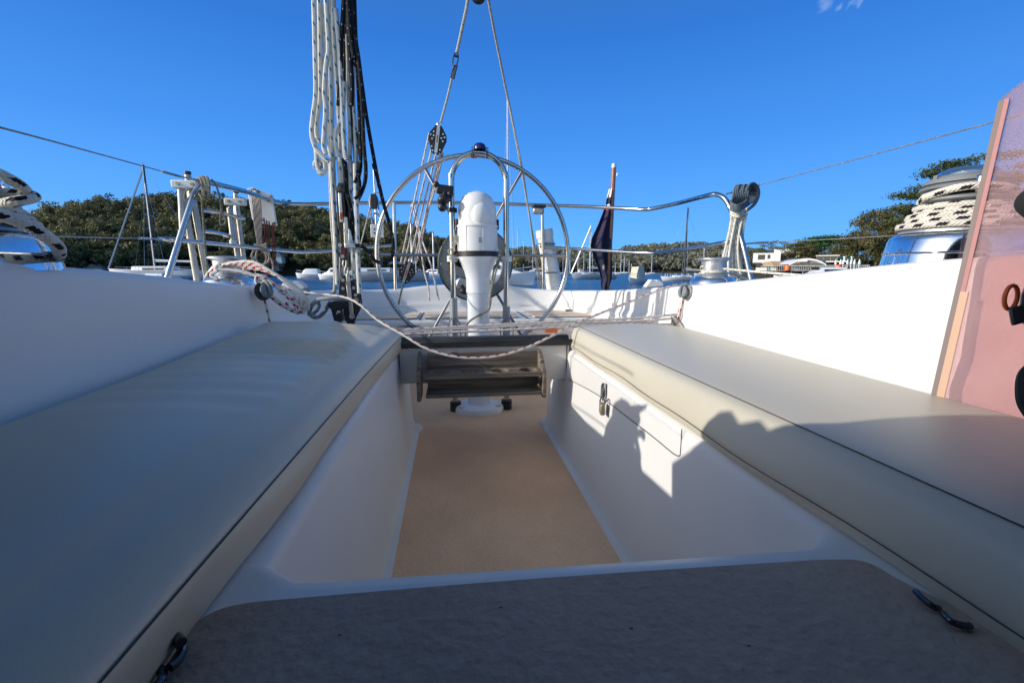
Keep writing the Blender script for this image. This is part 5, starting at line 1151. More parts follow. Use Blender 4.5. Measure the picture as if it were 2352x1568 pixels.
tag(b.build('mainsheet_falls', M['rope_red2']), 'five parallel falls of faded red flecked rope between the two fiddle blocks', 'rope', 'mainsheet tackle ropes')
b = MB()
for pts in ([(1018, 352, 2.66), (1000, 430, 2.7), (972, 520, 2.8), (965, 560, 2.86)], [(947, 470, 3.3), (962, 540, 3.1), (974, 620, 3.0), (984, 660, 2.95), (986, 690, 2.95)], [(944, 485, 3.4), (946, 470, 3.42), (950, 466, 3.42), (954, 480, 3.4), (966, 540, 3.2), (990, 610, 3.0), (1008, 690, 2.95)]):
    b.tube(PT(pts, 2.8), .0052, n=8, sub=5)
tag(b.build('mainsheet_tail', M['rope_red2']), 'slack tails of the red flecked tackle crossing behind its falls', 'rope', 'mainsheet tackle ropes')
# pendants to the boom
b = MB(); b.tube([Vector((.13, 2.46, 1.69)), U(1079, -30, Y=2.5), U(1062, 62, Y=2.54), U(1049, 122, Y=2.57)], .0082, n=9, sub=2); b.tube([U(1044, 150, Y=2.57), U(1030, 215, Y=2.6), U(1012, 282, Y=TY)], .0062, n=9, sub=2)
tag(b.build('boom_pendant', M['rope_plain']), 'pale braided pendant coming down from the boom to the upper fiddle block', 'rope')
b = MB(); b.tube(PT([(1046, 121), (1042, 130), (1040, 145), (1043, 154), (1048, 150), (1052, 138), (1052, 126), (1048, 121)], 2.57), .0032, n=8, sub=4); b.cyl(U(1042, 128, Y=2.57), U(1054, 131, Y=2.57), .006, n=10); b.tube(PT([(1044, 150), (1039, 165), (1036, 180)], 2.56), .0035, n=8); b.tube(PT([(1050, 150), (1046, 165), (1042, 182)], 2.56), .0045, n=8)
tag(b.build('shackle', M['blackmetal']), 'dark steel shackle joining the two parts of the boom pendant', 'shackle')
b = MB(); b.tube([Vector((.15, 2.44, 1.69)), U(1116, -30, Y=2.5), U(1160, 195, Y=2.85), U(1200, 400, Y=3.2), U(1243, 658, Y=3.6)], .0068, n=9, sub=2); b.tube([U(1160, 195, Y=2.85), U(1203, 400, Y=3.2), U(1238, 660, Y=3.6)], .004, n=6, sub=1)
tag(b.build('topping_line', M['rope_plain']), 'straight pale braided line slanting from the boom down to the stern', 'rope')
bt = thing('boom_block', 'round black block at the top edge between the two slanting lines', 'block', U(1099, -10, Y=2.5))
b = MB(); b.lathe([(0, -.014), (.028, -.014), (.036, -.009), (.036, .009), (.028, .014), (0, .014)], U(1099, -9, Y=2.5), axis=(0, 1, 0), n=30); b.build('cheek', M['black'], bt)
b = MB(); b.cyl(U(1099, -9, Y=2.48), U(1099, -9, Y=2.52), .008, n=12); b.build('pin', M['rivet'], bt)

# ------------------------------------------------------------------ halyard bundle, left
HYY = 1.86
def C3(u, v, Y=None): return U((720+u/3.4833)*.9408, (v/3.4844)*.9408, Y=Y or HYY)      # pixel of the enlarged crop
def C4(u, v, Y=None): return U((740+u/3.7333)*.9408, (400+v/3.7333)*.9408, Y=Y or HYY)
white = [
 [(158, -60), (165, 200), (172, 500), (176, 800), (155, 980), (142, 1130), (165, 1230), (215, 1310), (290, 1375)],
 [(205, -60), (212, 250), (213, 550), (214, 820), (190, 1000), (185, 1140), (215, 1200), (262, 1190)],
 [(262, -60), (275, 180), (285, 420), (265, 560), (250, 780), (262, 930), (250, 1120), (245, 1250), (265, 1310)],
 [(290, -60), (300, 300), (305, 620), (312, 900), (318, 1200), (325, 1420), (335, 1620)],
 [(325, -60), (330, 250), (345, 520), (365, 850), (380, 1150), (385, 1350), (390, 1600)],
 [(345, 80), (375, 400), (395, 800), (410, 1100), (425, 1300), (440, 1360)],
 [(240, 40), (255, 300), (262, 440), (245, 620), (255, 870), (290, 1100), (300, 1300), (350, 1360)],
 [(450, 300), (455, 600), (455, 850), (465, 1150), (468, 1350), (470, 1620)],
 [(490, 500), (495, 850), (510, 1080), (520, 1300), (518, 1620)],
 [(285, 700), (280, 850), (262, 1000)], [(420, 700), (400, 1000), (350, 1120), (352, 1260), (375, 1330)],
 [(165, 1180), (180, 1290), (190, 1400), (205, 1450), (240, 1470), (258, 1430), (250, 1380), (225, 1360)],
 [(235, 1405), (205, 1370), (170, 1385), (175, 1420), (210, 1425), (245, 1400), (260, 1440), (230, 1480), (195, 1460)]]
def lead(p, i):
    # carry the ropes that leave the frame on up to the boom
    return [Vector((BX+.02*math.sin(i), 1.9+.012*i, 1.70)), Vector((C3(p[0][0], -60).x+.16, 1.87, 1.50)), C3(p[0][0]+8, -420), C3(p[0][0], -200)] if p[0][1] < 0 else []
BX = .14
boom = thing('boom', 'silver boom overhead that the hanging lines lead up to', 'boom', (BX, 2.8, 1.72))
b = MB(); b.tube([(BX, -2.2, 1.66), (BX, 2.72, 1.74)], .055, n=20, sub=1); b.build('spar', M['mast'], boom, smooth=60)
b = MB(); b.cyl((BX, 2.72, 1.74), (BX, 2.76, 1.7406), .058, n=20); b.build('end_cap', M['grey_plastic'], boom)
b = MB()
for i, p in enumerate(white): b.tube(lead(p, i)+[C3(a, c, HYY+.035*math.sin(i*2.3)) for a, c in p], .0086 if i < 7 else .0080, n=9, sub=5, v0=rng.uniform(0, 3))
for i, p in enumerate(([(255, -20), (270, 250), (290, 600), (305, 900), (315, 1100)], [(330, -20), (345, 180)], [(430, -20), (430, 300), (440, 500), (455, 850), (460, 1050)], [(475, 0), (490, 500), (500, 850), (515, 1180)], [(350, 850), (352, 1100)])):
    b.tube([C4(a, c, HYY+.03*math.sin(i*1.7)) for a, c in p], .0088, n=9, sub=5, v0=i*.2)
tag(b.build('halyard_bundle', M['rope_blue']), 'bundle of hanging white halyards with blue flecks, knotted at the lower left', 'rope')
b = MB(); b.tube([C4(244, -40, HYY+.06), C4(262, 500, HYY+.06), C4(285, 800, HYY+.06), C4(292, 1100, HYY+.05), C4(278, 1180, HYY+.03)], .0075, n=9, sub=3); b.tube([C4(465, -20), C4(470, 100), C4(475, 240)], .0075, n=9, sub=2); b.tube([C4(612, 390, 2.3), C4(560, 600, 2.2), C4(470, 950, 2.0)], .0035, n=6, sub=2)
tag(b.build('plain_halyard', M['rope_plain']), 'plain cream line running straight down at the left side of the halyards', 'rope')
black = [
 [(420, -60), (405, 200), (390, 400), (385, 700), (372, 900)], [(440, -60), (430, 250), (420, 500), (415, 800)], [(460, -60), (455, 250), (470, 500), (485, 700), (482, 900)], [(480, -60), (485, 300), (500, 480), (520, 560)], [(500, -60), (515, 300), (540, 480), (575, 750), (620, 1060), (700, 1500), (720, 1600)],
 [(505, -60), (520, 400), (530, 600), (545, 900), (552, 1150), (560, 1350), (540, 1460), (510, 1560)], [(510, 300), (545, 560), (572, 900), (585, 1200), (602, 1450), (590, 1570)], [(470, 800), (490, 1100), (510, 1300), (518, 1500)], [(485, 900), (505, 1080), (545, 1220), (560, 1400), (540, 1520)], [(450, 0), (470, 300), (490, 420), (500, 500)], [(410, 1350), (425, 1480), (425, 1640)]]
b = MB()
for i, p in enumerate(black): b.tube(lead(p, i+13)+[C3(a, c, HYY-.03+.03*math.sin(i*1.9)) for a, c in p], .0082 if i < 4 else .0068, n=8, sub=5, v0=i*.31)
for i, p in enumerate(([(380, -20), (388, 100), (395, 250), (420, 350), (440, 450), (450, 600), (445, 700)], [(515, -20), (505, 120), (480, 210), (455, 240)], [(570, -20), (572, 120), (550, 220), (500, 330), (462, 360)], [(490, 60), (515, 180), (505, 280), (470, 320)], [(470, 740), (540, 755), (600, 810), (650, 880), (720, 905)], [(640, 0), (690, 180), (730, 350), (790, 560), (820, 720), (815, 830), (780, 890), (725, 903)], [(400, 340), (420, 420), (430, 560)])):
    b.tube([C4(a, c, HYY-.02+.02*math.sin(i*1.3)) for a, c in p], .0085 if i in (0,) else .0068, n=8, sub=5, v0=i*.17)
tag(b.build('black_halyards', M['rope_black']), 'bundle of black halyards with pale flecks, one looped out to the wheel', 'rope')
# hanging hardware of the left tackle
hw = thing('snap_shackle', 'worn steel snap shackle and swivel in the middle of the left tackle', 'shackle', C4(400, 900))
b = MB(); b.prism(round2d([(-.010, -.055), (.010, -.055), (.007, .055), (-.007, .055)], .005), C4(395, 620, HYY-.03), (1, 0, 0), (0, 0, 1), .012); b.build('body', M['worn_strap'], hw, bevel=.002)
b = MB(); b.prism(round2d([(-.003, -.04), (.016, -.045), (.008, .02), (.0, .03)], .004), C4(420, 660, HYY-.03), (1, 0, 0), (0, 0, 1), .014); b.build('jaw', M['alloy'], hw, bevel=.002)
for a_, c_ in ((382, 610), (414, 712), (338, 740), (362, 845)):
    b = MB(); b.lathe([(.002, 0), (.006, 0), (.0065, .004), (.002, .004)], C4(a_, c_, HYY-.042), axis=(0, -1, 0), n=12); b.build('pin', M['rivet'], hw)
b = MB(); b.box(C4(432, 748, HYY-.035), (.040, .03, .020)); b.build('collar', M['alloy'], hw, bevel=.004)
b = MB(); b.tube([C4(370, 880, HYY-.02), C4(365, 920, HYY-.02), C4(385, 950, HYY-.02), C4(395, 910, HYY-.02), C4(392, 880, HYY-.02)], .004, n=8, sub=4); b.tube([C4(385, 940, HYY-.02), C4(380, 975, HYY-.02), C4(398, 1010, HYY-.02), C4(412, 975, HYY-.02), C4(400, 940, HYY-.02)], .004, n=8, sub=4); b.build('swivel', M['worn_strap'], hw)
up = thing('slim_block', 'slim upper black block with steel strap and red label among the halyards', 'block', C4(345, 400))
b = MB(); b.prism(round2d([(-.016, -.085), (.010, -.085), (.016, .0), (.012, .075), (-.004, .085), (-.016, .07)], .008), C4(352, 400, HYY-.015), (1, 0, 0), (0, 0, 1), .02); b.build('cheek', M['blackmetal'], up, bevel=.002)
b = MB(); a_, c_ = C4(335, 265, HYY-.035), C4(350, 535, HYY-.035); b.box((a_+c_)/2, (.012, .005, (a_-c_).length), up=(a_-c_)); b.build('strap', M['worn_strap'], up, bevel=.002)
b = MB(); a_, c_ = C4(346, 445, HYY-.039), C4(350, 505, HYY-.039); b.box((a_+c_)/2, (.009, .003, (a_-c_).length), up=(a_-c_)); b.build('red_label', M['red'], up)
b = MB(); b.box(C4(345, 195, HYY-.02), (.02, .02, .012)); b.ball(C4(348, 215, HYY-.02), .010); b.box(C4(352, 240, HYY-.02), (.024, .018, .015)); b.build('swivel', M['blackmetal'], up, bevel=.002)
b = MB(); b.prism(round2d([(-.014, -.10), (.010, -.10), (.014, .08), (-.012, .09)], .008), C4(375, 700, HYY+.0), (1, 0, 0), (0, 0, 1), .03); b.build('lower_cheek', M['blackmetal'], up, bevel=.002)
b = MB(); a_, c_ = C4(372, 740, HYY-.03), C4(365, 860, HYY-.03); b.box((a_+c_)/2, (.009, .004, (a_-c_).length), up=(a_-c_)); b.build('red_strap', mat('dark red strap', (.16, .01, .015), .5), up)
b = MB()
for i in range(9): b.ball(C4(400+18*math.sin(i*2.1), 260+i*62, HYY+.005), .013, n=10, sc=(1, .8, 1.6))
b.build('inner_fittings', M['black'], up)
# big lower block
lb = thing('mainsheet_block', 'large worn black mainsheet block with steel strap, standing behind the left cushion', 'block', C4(440, 1440))
def c4o(lst, c, Y): return [(C4(a, d, Y).x-c.x, C4(a, d, Y).z-c.z) for a, d in lst]
c0 = C4(440, 1200, HYY)
outl4 = [(345, 1050), (365, 1020), (420, 1005), (460, 1030), (490, 1100), (520, 1180), (532, 1260), (520, 1320), (480, 1400), (462, 1440), (430, 1440), (400, 1400), (375, 1300), (335, 1200), (335, 1120)]
for k in (-1, 1):
    b = MB(); b.prism(round2d(c4o(outl4, c0, HYY), .006, n=2), c0+Vector((0, .016*k, 0)), (1, 0, 0), (0, 0, 1), .006); b.build('cheek', M['blackmetal'], lb, bevel=.002)
b = MB(); b.cyl(C4(420, 1120, HYY)-Vector((0, .012, 0)), C4(420, 1120, HYY)+Vector((0, .012, 0)), .030, n=24); b.cyl(C4(460, 1260, HYY)-Vector((0, .012, 0)), C4(460, 1260, HYY)+Vector((0, .012, 0)), .026, n=24); b.build('sheave', M['grey_plastic'], lb)
b = MB()
for (a1, a2, w_) in (((408, 1010), (412, 1100), .014), ((412, 1100), (446, 1400), .016)):
    p, q = C4(*a1, HYY-.022), C4(*a2, HYY-.022); b.box((p+q)/2, (w_, .005, (p-q).length+.008), up=(p-q))
b.build('strap', M['worn_strap'], lb, bevel=.002)
for a_, c_ in ((362, 1060), (438, 1050), (362, 1135), (460, 1130), (478, 1195)): p = C4(a_, c_, HYY-.021); b = MB(); b.cyl(p, p+Vector((0, .004, 0)), .0065, n=12); b.build('rivet', M['alloy'], lb)
for a_, c_ in ((412, 1090), (485, 1242), (445, 1388)):
    b = MB(); b.lathe([(.002, .001), (.005, .001), (.0055, .004), (.0095, .004), (.010, 0), (.010, -.002)], C4(a_, c_, HYY-.024), axis=(0, -1, 0), n=16); b.build('pin', M['worn_strap'], lb)
b = MB(); b.box(C4(437, 1442, HYY), (.03, .02, .012)); b.cyl(C4(437, 1445, HYY), C4(437, 1500, HYY), .009, n=10); b.build('foot', M['blackmetal'], lb)
# swivel cam cleat left of it
cc_ = thing('swivel_cleat', 'black swivel jam cleat beside the big block, grey rope through it', 'cleat', C4(315, 1400))
b = MB(); b.prism(round2d(c4o([(225, 1265), (300, 1245), (390, 1250), (420, 1290), (350, 1335), (260, 1320)], C4(320, 1290), HYY), .006), C4(320, 1290, HYY-.02), (1, 0, 0), (0, 0, 1), .05); b.build('cam', M['black'], cc_, bevel=.006)
b = MB(); b.prism(round2d(c4o([(262, 1320), (350, 1320), (368, 1410), (350, 1440), (290, 1425)], C4(320, 1380), HYY), .004), C4(320, 1380, HYY-.01), (1, 0, 0), (0, 0, 1), .035); b.build('arm', M['black'], cc_, bevel=.004)
b = MB(); b.prism(round2d(c4o([(370, 1330), (400, 1330), (415, 1440), (390, 1430)], C4(395, 1380), HYY), .004), C4(395, 1380, HYY), (1, 0, 0), (0, 0, 1), .03); b.build('bracket', M['black'], cc_, bevel=.003)
b = MB(); b.ball(C4(325, 1345, HYY-.035), .007); b.tube([C4(305, 1370, HYY-.035), C4(315, 1350, HYY-.035), C4(340, 1350, HYY-.035)], .003, n=6); b.build('spring', M['rivet'], cc_)
M['rope_greyblue'] = rope_mat('grey-blue control rope', (.30, .34, .36), (.03, .12, .22), .06, .012, 2)
b = MB(); b.tube([C4(430, 1240, 1.80), C4(340, 1225, 1.78), C4(230, 1225, 1.78), C4(130, 1240, 1.80), (C4(75, 1300, 1.82)), C4(60, 1360, 1.84), C4(95, 1395, 1.86), C4(150, 1390, 1.88), C4(200, 1340, 1.88), C4(245, 1260, 1.86)], .0078, n=10, sub=6)
b.tube([C4(45, 1370, 1.86), C4(90, 1365, 1.88), C4(130, 1330, 1.88), C4(148, 1290, 1.88), C4(135, 1262, 1.86), C4(115, 1270, 1.84)], .0062, n=10, sub=6)
tag(b.build('control_rope', M['rope_greyblue']), 'grey-blue rope curling in a loop beside the left jam cleat', 'rope')

# ------------------------------------------------------------------ red flecked sheets
def rr(label, polys, m_='rope_red', r=.0046, group='red flecked white ropes', name='sheet_rope', n=10):
    b = MB()
    for i, (Y, p) in enumerate(polys): b.tube(PT(p, Y), r, n=n, sub=6, v0=rng.uniform(0, 3))
    return tag(b.build(name, M[m_]), label, 'rope', group)
rr('slack white rope with red flecks sagging in a bight over the drink holder', [(1.6, [(642, 655, 1.95), (655, 662, 1.9), (700, 671, 1.85), (760, 678, 1.8), (800, 685, 1.76), (830, 702, 1.72), (868, 735, 1.68), (925, 768, 1.62), (975, 798, 1.585), (1030, 816, 1.565), (1082, 822, 1.56), (1140, 818, 1.56), (1200, 802, 1.57), (1262, 774, 1.60), (1330, 740, 1.66), (1400, 711, 1.72), (1470, 684, 1.76), (1520, 664, 1.78), (1550, 656, 1.79), (1566, 657, 1.79), (1576, 664, 1.79)])])
rr('upper pair of taut red flecked ropes stretched across the cockpit', [(1.7, [(924, 758, 1.74), (1090, 748, 1.75), (1300, 738, 1.76), (1450, 731, 1.77), (1556, 722, 1.78)]), (1.7, [(926, 762, 1.78), (1090, 752, 1.79), (1300, 743, 1.80), (1460, 737, 1.80), (1548, 731, 1.79)])])
rr('lower pair of taut red flecked ropes just above the traveller track', [(1.7, [(926, 768, 1.69), (1060, 762, 1.70), (1230, 755, 1.72), (1340, 748, 1.74), (1430, 745, 1.76), (1545, 745, 1.79)]), (1.7, [(1180, 757, 1.74), (1300, 746, 1.76), (1400, 742, 1.77), (1500, 741, 1.78)])])
rr('short red flecked rope rising between the two grey blocks on the right coaming', [(1.80, [(1551, 745, 1.80), (1560, 720, 1.80), (1568, 690, 1.80), (1575, 668, 1.80)]), (1.80, [(1556, 722, 1.82), (1562, 700, 1.82), (1572, 676, 1.82)])], r=.0048)
rr('red flecked rope hanging down the left coaming from the black cheek block', [(1.74, [(603, 676, 1.80), (611, 700, 1.79), (619, 735, 1.78), (624, 752, 1.77)])])
# coil draped over the left coaming
coil = []
for i in range(10):
    o_ = i*3.9; coil.append((1.9, [(470+i*3, 646+i*1.5, 1.95), (478+i*2.0, 628-i*2.2, 1.93), (497+i*2, 614-i*2.6+o_*.15, 1.90), (535+i*3, 604-i*.3+o_*.35, 1.86), (580+i*3, 610+o_*.55-8, 1.83), (620+i*4, 632+o_*.6-10, 1.81), (655+i*4, 662+o_*.6-14, 1.80), (680+i*3, 695+o_*.3-10, 1.80), (690+i*1.5, 715-o_*.1, 1.82), (676-i*2, 716-i, 1.84), (650-i*4, 700-i*3, 1.86), (615-i*3, 672-i*4, 1.88)]))
coil.append((1.85, [(506, 606), (498, 610), (497, 617), (505, 619), (540, 621), (590, 634), (640, 660), (672, 688), (690, 712)]))
coil.append((1.84, [(500, 622), (488, 628), (486, 634), (500, 640)]))
coil.append((1.8, [(596, 660), (588, 644), (596, 634), (612, 640), (640, 662), (668, 690), (690, 715), (700, 716)]))
coil.append((1.8, [(640, 668), (668, 684), (682, 700), (684, 712), (676, 716), (664, 708), (658, 694)]))
rr('thick coil of red flecked white rope draped over the left coaming and winch', coil, r=.0064, n=9)
# thin line round the right winch, led forward
c = w2r
b = MB(); w_ = wrap(c, .047, .050, .062, 2.2, .004, a0=R(200)); b.tube(w_, .0042, n=8, sub=1)
b.tube([w_[-1], U(1612, 612, Y=1.83), U(1650, 616, Y=1.80), U(1760, 626, Y=1.62), U(1870, 634, Y=1.45), U(1990, 643, Y=1.3)], .0042, n=8, sub=5, v0=.1)
b.tube([w_[0], U(1680, 628, Y=1.86), U(1712, 640, Y=1.84), U(1740, 650, Y=1.8)], .0042, n=8, sub=4)
tag(b.build('furling_line', M['rope_fine']), 'thin white rope with small black flecks led round the right small winch', 'rope')
# big hanging coil on the right rail
def C9(u, v, Y=2.26): return U((1640+u/3.92)*.9408, (420+v/3.92)*.9408, Y=Y)
b = MB()
for i in range(10):
    o_ = i*16; Yk = 2.20+.03*math.sin(i*1.4)
    b.tube([C9(575+o_, 400, Yk), C9(560+o_-4*i, 520, Yk), C9(520+o_-2*i*1.0, 700, Yk), C9(485+o_*1.2, 850, Yk), C9(478+o_*1.38, 960, Yk), C9(490+o_*1.4, 1030-7*i, Yk)], .0060, n=8, sub=5, v0=i*.11)
for i in range(4):
    b.tube([C9(640+i*20, 400, 2.25), C9(610+i*20, 560, 2.25), C9(575+i*12, 720, 2.25), C9(560+i*14, 880, 2.25), C9(600+i*22, 1000+i*12, 2.25)], .0058, n=8, sub=5, v0=i*.21)
b.tube([C9(560, 640), C9(570, 800), C9(600, 900), C9(640, 1000), C9(600, 1060), C9(545, 1050)], .0048, n=8, sub=5)
for k in range(3): b.tube([C9(565, 345+k*22, 2.24), C9(572, 362+k*24, 2.17), C9(640, 385+k*22, 2.13), C9(695, 365+k*18, 2.17), C9(705, 340+k*20, 2.24)], .0052, n=8, sub=5)
b.tube([C9(715, 150, 2.18), C9(712, 400, 2.16), C9(690, 500, 2.17), C9(680, 620, 2.18), C9(665, 850, 2.2), C9(655, 1050, 2.22)], .0052, n=8, sub=5)
tag(b.build('rope_coil', M['rope_fine']), 'long hank of white rope with black flecks hanging from the right corner of the rail', 'rope')
b = MB()
for i in range(9):
    o_ = i*17; b.tube([C9(580+o_*.9, 330, 2.2), C9(585+o_, 240, 2.15), C9(605+o_, 150-6*(i % 3), 2.18), C9(640+o_, 130, 2.25), C9(690+o_*.9, 150+5*i, 2.3), C9(715+o_*.8, 230, 2.3), C9(700+o_*.3, 310, 2.27), C9(660, 350, 2.25)], .0052, n=8, sub=5, v0=i*.13)
for i in range(3): b.tube([C9(705, 200+i*10, 2.16), C9(725+8*i, 140-i*8, 2.16), C9(775+8*i, 118-i*4, 2.18), C9(815+8*i, 160, 2.2), C9(815+9*i, 230, 2.2), C9(780+8*i, 310, 2.18), C9(715+4*i, 370, 2.16)], .0052, n=8, sub=5)
for k in range(4): b.tube([C9(565, 275+k*20, 2.2), C9(572, 300+k*21, 2.13), C9(630, 318+k*18, 2.10), C9(700, 285+k*18, 2.12), C9(735, 240+k*20, 2.2)], .0052, n=8, sub=5)
tag(b.build('coil_gasket', M['rope_grey']), 'dark grey rope loops binding the top of the right hank to the lifeline', 'rope')

# ================================================================== COAMING BLOCKS
def cheek_block(label, c, r, out, m_='grey_plastic', group='small blocks on the coaming'):
    t = thing('cheek_block', label, 'block', c, group); c = Vector(c); out = Vector(out).normalized()
    b = MB(); b.lathe([(0, 0), (r*1.25, 0), (r*1.3, r*.15), (r*1.1, r*.3), (r*.75, r*.38), (r*.7, r*.7), (0, r*.72)], c, axis=out, n=30); b.build('base', M[m_], t)
    b = MB(); b.lathe([(0, r*.7), (r*.7, r*.7), (r*1.0, r*.85), (r*1.05, r*1.05), (r*.9, r*1.2), (0, r*1.25)], c, axis=out, n=30); b.build('sheave', M['grey_plastic'], t)
    x, y, z = basis(out, (0, 0, 1)); b = MB(); b.tube([c+x*r*1.1+z*r*.3, c+x*r*1.3+z*r*1.0, c+x*r*.7+z*r*1.5, c-x*r*.5+z*r*1.45, c-x*r*1.0+z*r*1.1], r*.22, n=8, sub=4); b.build('strap', M['alloy'] if m_ != 'black' else M['hinge_grey'], t)
    return t
cheek_block('grey lead block near the top of the right coaming', U(1578, 671, X=.952), .024, (-1, -.2, .15))
cheek_block('black lead block on the top edge of the left coaming', U(601, 670, Y=1.79), .026, (1, -.5, .2), 'black')
t = thing('turning_block', 'small turning block with red dot low on the right coaming', 'block', U(1552, 740, X=.93))
p = U(1551, 738, X=.93); b = MB(); b.lathe([(0, -.008), (.018, -.008), (.024, -.004), (.024, .004), (.018, .008), (0, .008)], p, axis=(.6, -1, 0), n=26); b.build('sheave', M['hinge_grey'], t)
b = MB(); a_, c_ = U(1545, 728, X=.91), U(1566, 752, X=.91); b.box((a_+c_)/2, (.022, .006, (a_-c_).length), up=(a_-c_), rx=(1, .6, 0)); b.build('strap', M['worn_strap'], t, bevel=.003)
b = MB(); b.ball(U(1556, 741, X=.905), .005); b.build('red_dot', M['red'], t)
b = MB(); b.box(U(1568, 749, X=.935), (.02, .03, .02)); b.build('pad_eye', M['steel'], t, bevel=.004)
def fairlead(label, c, s):
    t = thing('fairlead', label, 'fairlead', c, 'white topped fairleads'); c = Vector(c)
    b = MB(); b.prism(round2d([(-.062*s, 0), (.062*s, 0), (.055*s, .028*s), (-.055*s, .018*s)], .004), c, (1, 0, 0), (0, 0, 1), .06*s); b.build('base', M['grey_plastic'], t, bevel=.003)
    b = MB(); b.prism(round2d([(-.058*s, .018*s), (.055*s, .028*s), (.048*s, .045*s), (.028*s, .062*s), (.012*s, .062*s), (0, .05*s), (-.008*s, .064*s), (-.022*s, .064*s)], .006*s), c-Vector((0, .004, 0)), (1, 0, 0), (0, 0, 1), .05*s); b.build('jaws', M['white_plastic'], t, bevel=.003)
fl = U(1499, 662, Y=2.45); fl.z -= .012; fairlead('grey and white fairlead on the right aft coaming in front of the cream launch', fl, .95)
fl = U(675, 672, Y=2.35); fl.z -= .012; fairlead('white fairlead behind the rope coil on the left coaming', fl, 1.15)
p = U(692, 665, Y=1.80)
# small black lever on the left cushion end
b = MB(); b.tube(PT([(912, 750, 1.9), (935, 749, 1.9), (965, 748, 1.9)], 1.9), .004, n=6, sub=1, rfun=lambda t: .4+t*.6 if t < .5 else 1.4-t)
tag(b.build('winch_handle', M['black']), 'thin black handle lying behind the left cushion corner', 'handle')

# ================================================================== STERN: flag, tube, horseshoe frame, light
fs = thing('flag_staff', 'varnished timber flag staff with white cap at the stern', 'flag staff', U(1394, 675, Y=3.42))
SY = 3.42
b = MB(); b.tube([U(1410, 384, Y=SY), U(1403, 520, Y=SY), U(1393.5, 690, Y=SY)], .0185, n=16, sub=2, rfun=lambda t: .92+.1*t); b.build('pole', M['varnish'], fs)
b = MB(); b.cyl(U(1410, 386, Y=SY), U(1410.5, 376.5, Y=SY), .0185, .016, n=16); b.build('cap', M['white_plastic'], fs)
b = MB(); b.tube([U(1415, 394, Y=SY-.02), U(1418, 398, Y=SY-.02), U(1416, 406, Y=SY-.02)], .004, n=6); b.build('sheave', M['rivet'], fs)
b = MB(); b.tube(PT([(1397, 622), (1390, 640), (1386, 670), (1384, 690)], SY-.03), .0028, n=6); b.build('halyard', M['rope_plain'], fs)
fg = thing('flag', 'furled dark blue ensign with a white star hanging against the staff', 'flag', U(1385, 655, Y=SY-.02))
def flagpiece(name, rows, m_, off=0.0):
    """rows: (v, u_left, u_right); gathered folds as a real thickness of cloth"""
    secs = []
    for i, (v, ul, ur) in enumerate(rows):
        q = []; n = 18
        for k in range(n+1):
            t = k/n; u = ul+(ur-ul)*t; fold = .035*math.sin(t*9+v*.012)*math.sin(PI*min(t*1.1, 1)); p = U(u, v, Y=SY-.015+off)
            q.append(p+Vector((0, fold, 0)))
        secs.append(q)
    S2 = []
    for i in range(len(secs)-1):
        for j in range(4): S2.append([a.lerp(c, j/4) for a, c in zip(secs[i], secs[i+1])])
    S2.append(secs[-1])
    b = MB(); b.loft(S2); o = b.build(name, M[m_], fg, smooth=80); s_ = o.modifiers.new('solid', 'SOLIDIFY'); s_.thickness = .003; return o
flagpiece('white_stripe', [(434, 1401, 1404), (455, 1394, 1403)], 'white_cloth'); flagpiece('blue_band', [(455, 1394, 1403), (470, 1391, 1402)], 'navy')
flagpiece('white_stripe', [(470, 1391, 1402), (478, 1387, 1402)], 'white_cloth'); flagpiece('red_stripe', [(478, 1387, 1402), (484, 1386, 1402)], 'red_cloth')
flagpiece('blue_cloth', [(484, 1386, 1402), (500, 1380, 1402), (515, 1374, 1401), (545, 1360, 1400), (548, 1359, 1400)], 'purple')
flagpiece('blue_cloth', [(548, 1359, 1403), (565, 1356, 1404), (590, 1363, 1405), (615, 1373, 1406), (640, 1381, 1405), (652, 1380, 1401), (662, 1381, 1394), (667, 1387, 1390)], 'navy')
p = U(1386, 614, Y=SY-.065); b = MB(); st_ = []
for k in range(14): a = PI/2+2*PI*k/14; r_ = .022 if k % 2 == 0 else .009; st_.append((math.cos(a)*r_*.6, math.sin(a)*r_))
b.prism(st_, p, (1, 0, 0), (0, 0, 1), .002); b.build('star', M['white_cloth'], fg)
# white tube (danbuoy / horseshoe holder) lashed at the post
tb = thing('danbuoy_tube', 'white plastic tube strapped to the right stern post', 'tube', U(1275, 660, Y=3.5))
b = MB(); b.tube([U(1250, 534, Y=3.52), U(1262, 600, Y=3.52), U(1278, 680, Y=3.52)], .062, n=20, sub=2, rfun=lambda t: .95+.12*t); b.build('tube', M['white_plastic'], tb)
b = MB(); b.tube([U(1249, 528, Y=3.52), U(1252, 545, Y=3.52)], .067, n=20, sub=1); b.build('cap', M['white_plastic'], tb)
b = MB()
for v_ in (560, 626):
    uu = 1255+(v_-560)*.15; b.tube([U(uu, v_, Y=3.52)+Vector((math.cos(a)*.066, math.sin(a)*.066, 0)) for a in [2*PI*k/16 for k in range(16)]], .005, n=6, sub=1, closed=True)
b.build('lashing', M['grey_plastic'], tb)
lt = thing('stern_light', 'small stern light under the top rail beside the right post', 'light', U(1236, 483, Y=3.42))
b = MB(); b.box(U(1238, 474, Y=3.42), (.10, .05, .02)); b.build('housing', M['black'], lt, bevel=.006)
b = MB(); b.box(U(1236, 485, Y=3.42), (.085, .05, .045)); b.build('lens', mat('smoky lens', (.35, .33, .30), .15, .3), lt, bevel=.014)
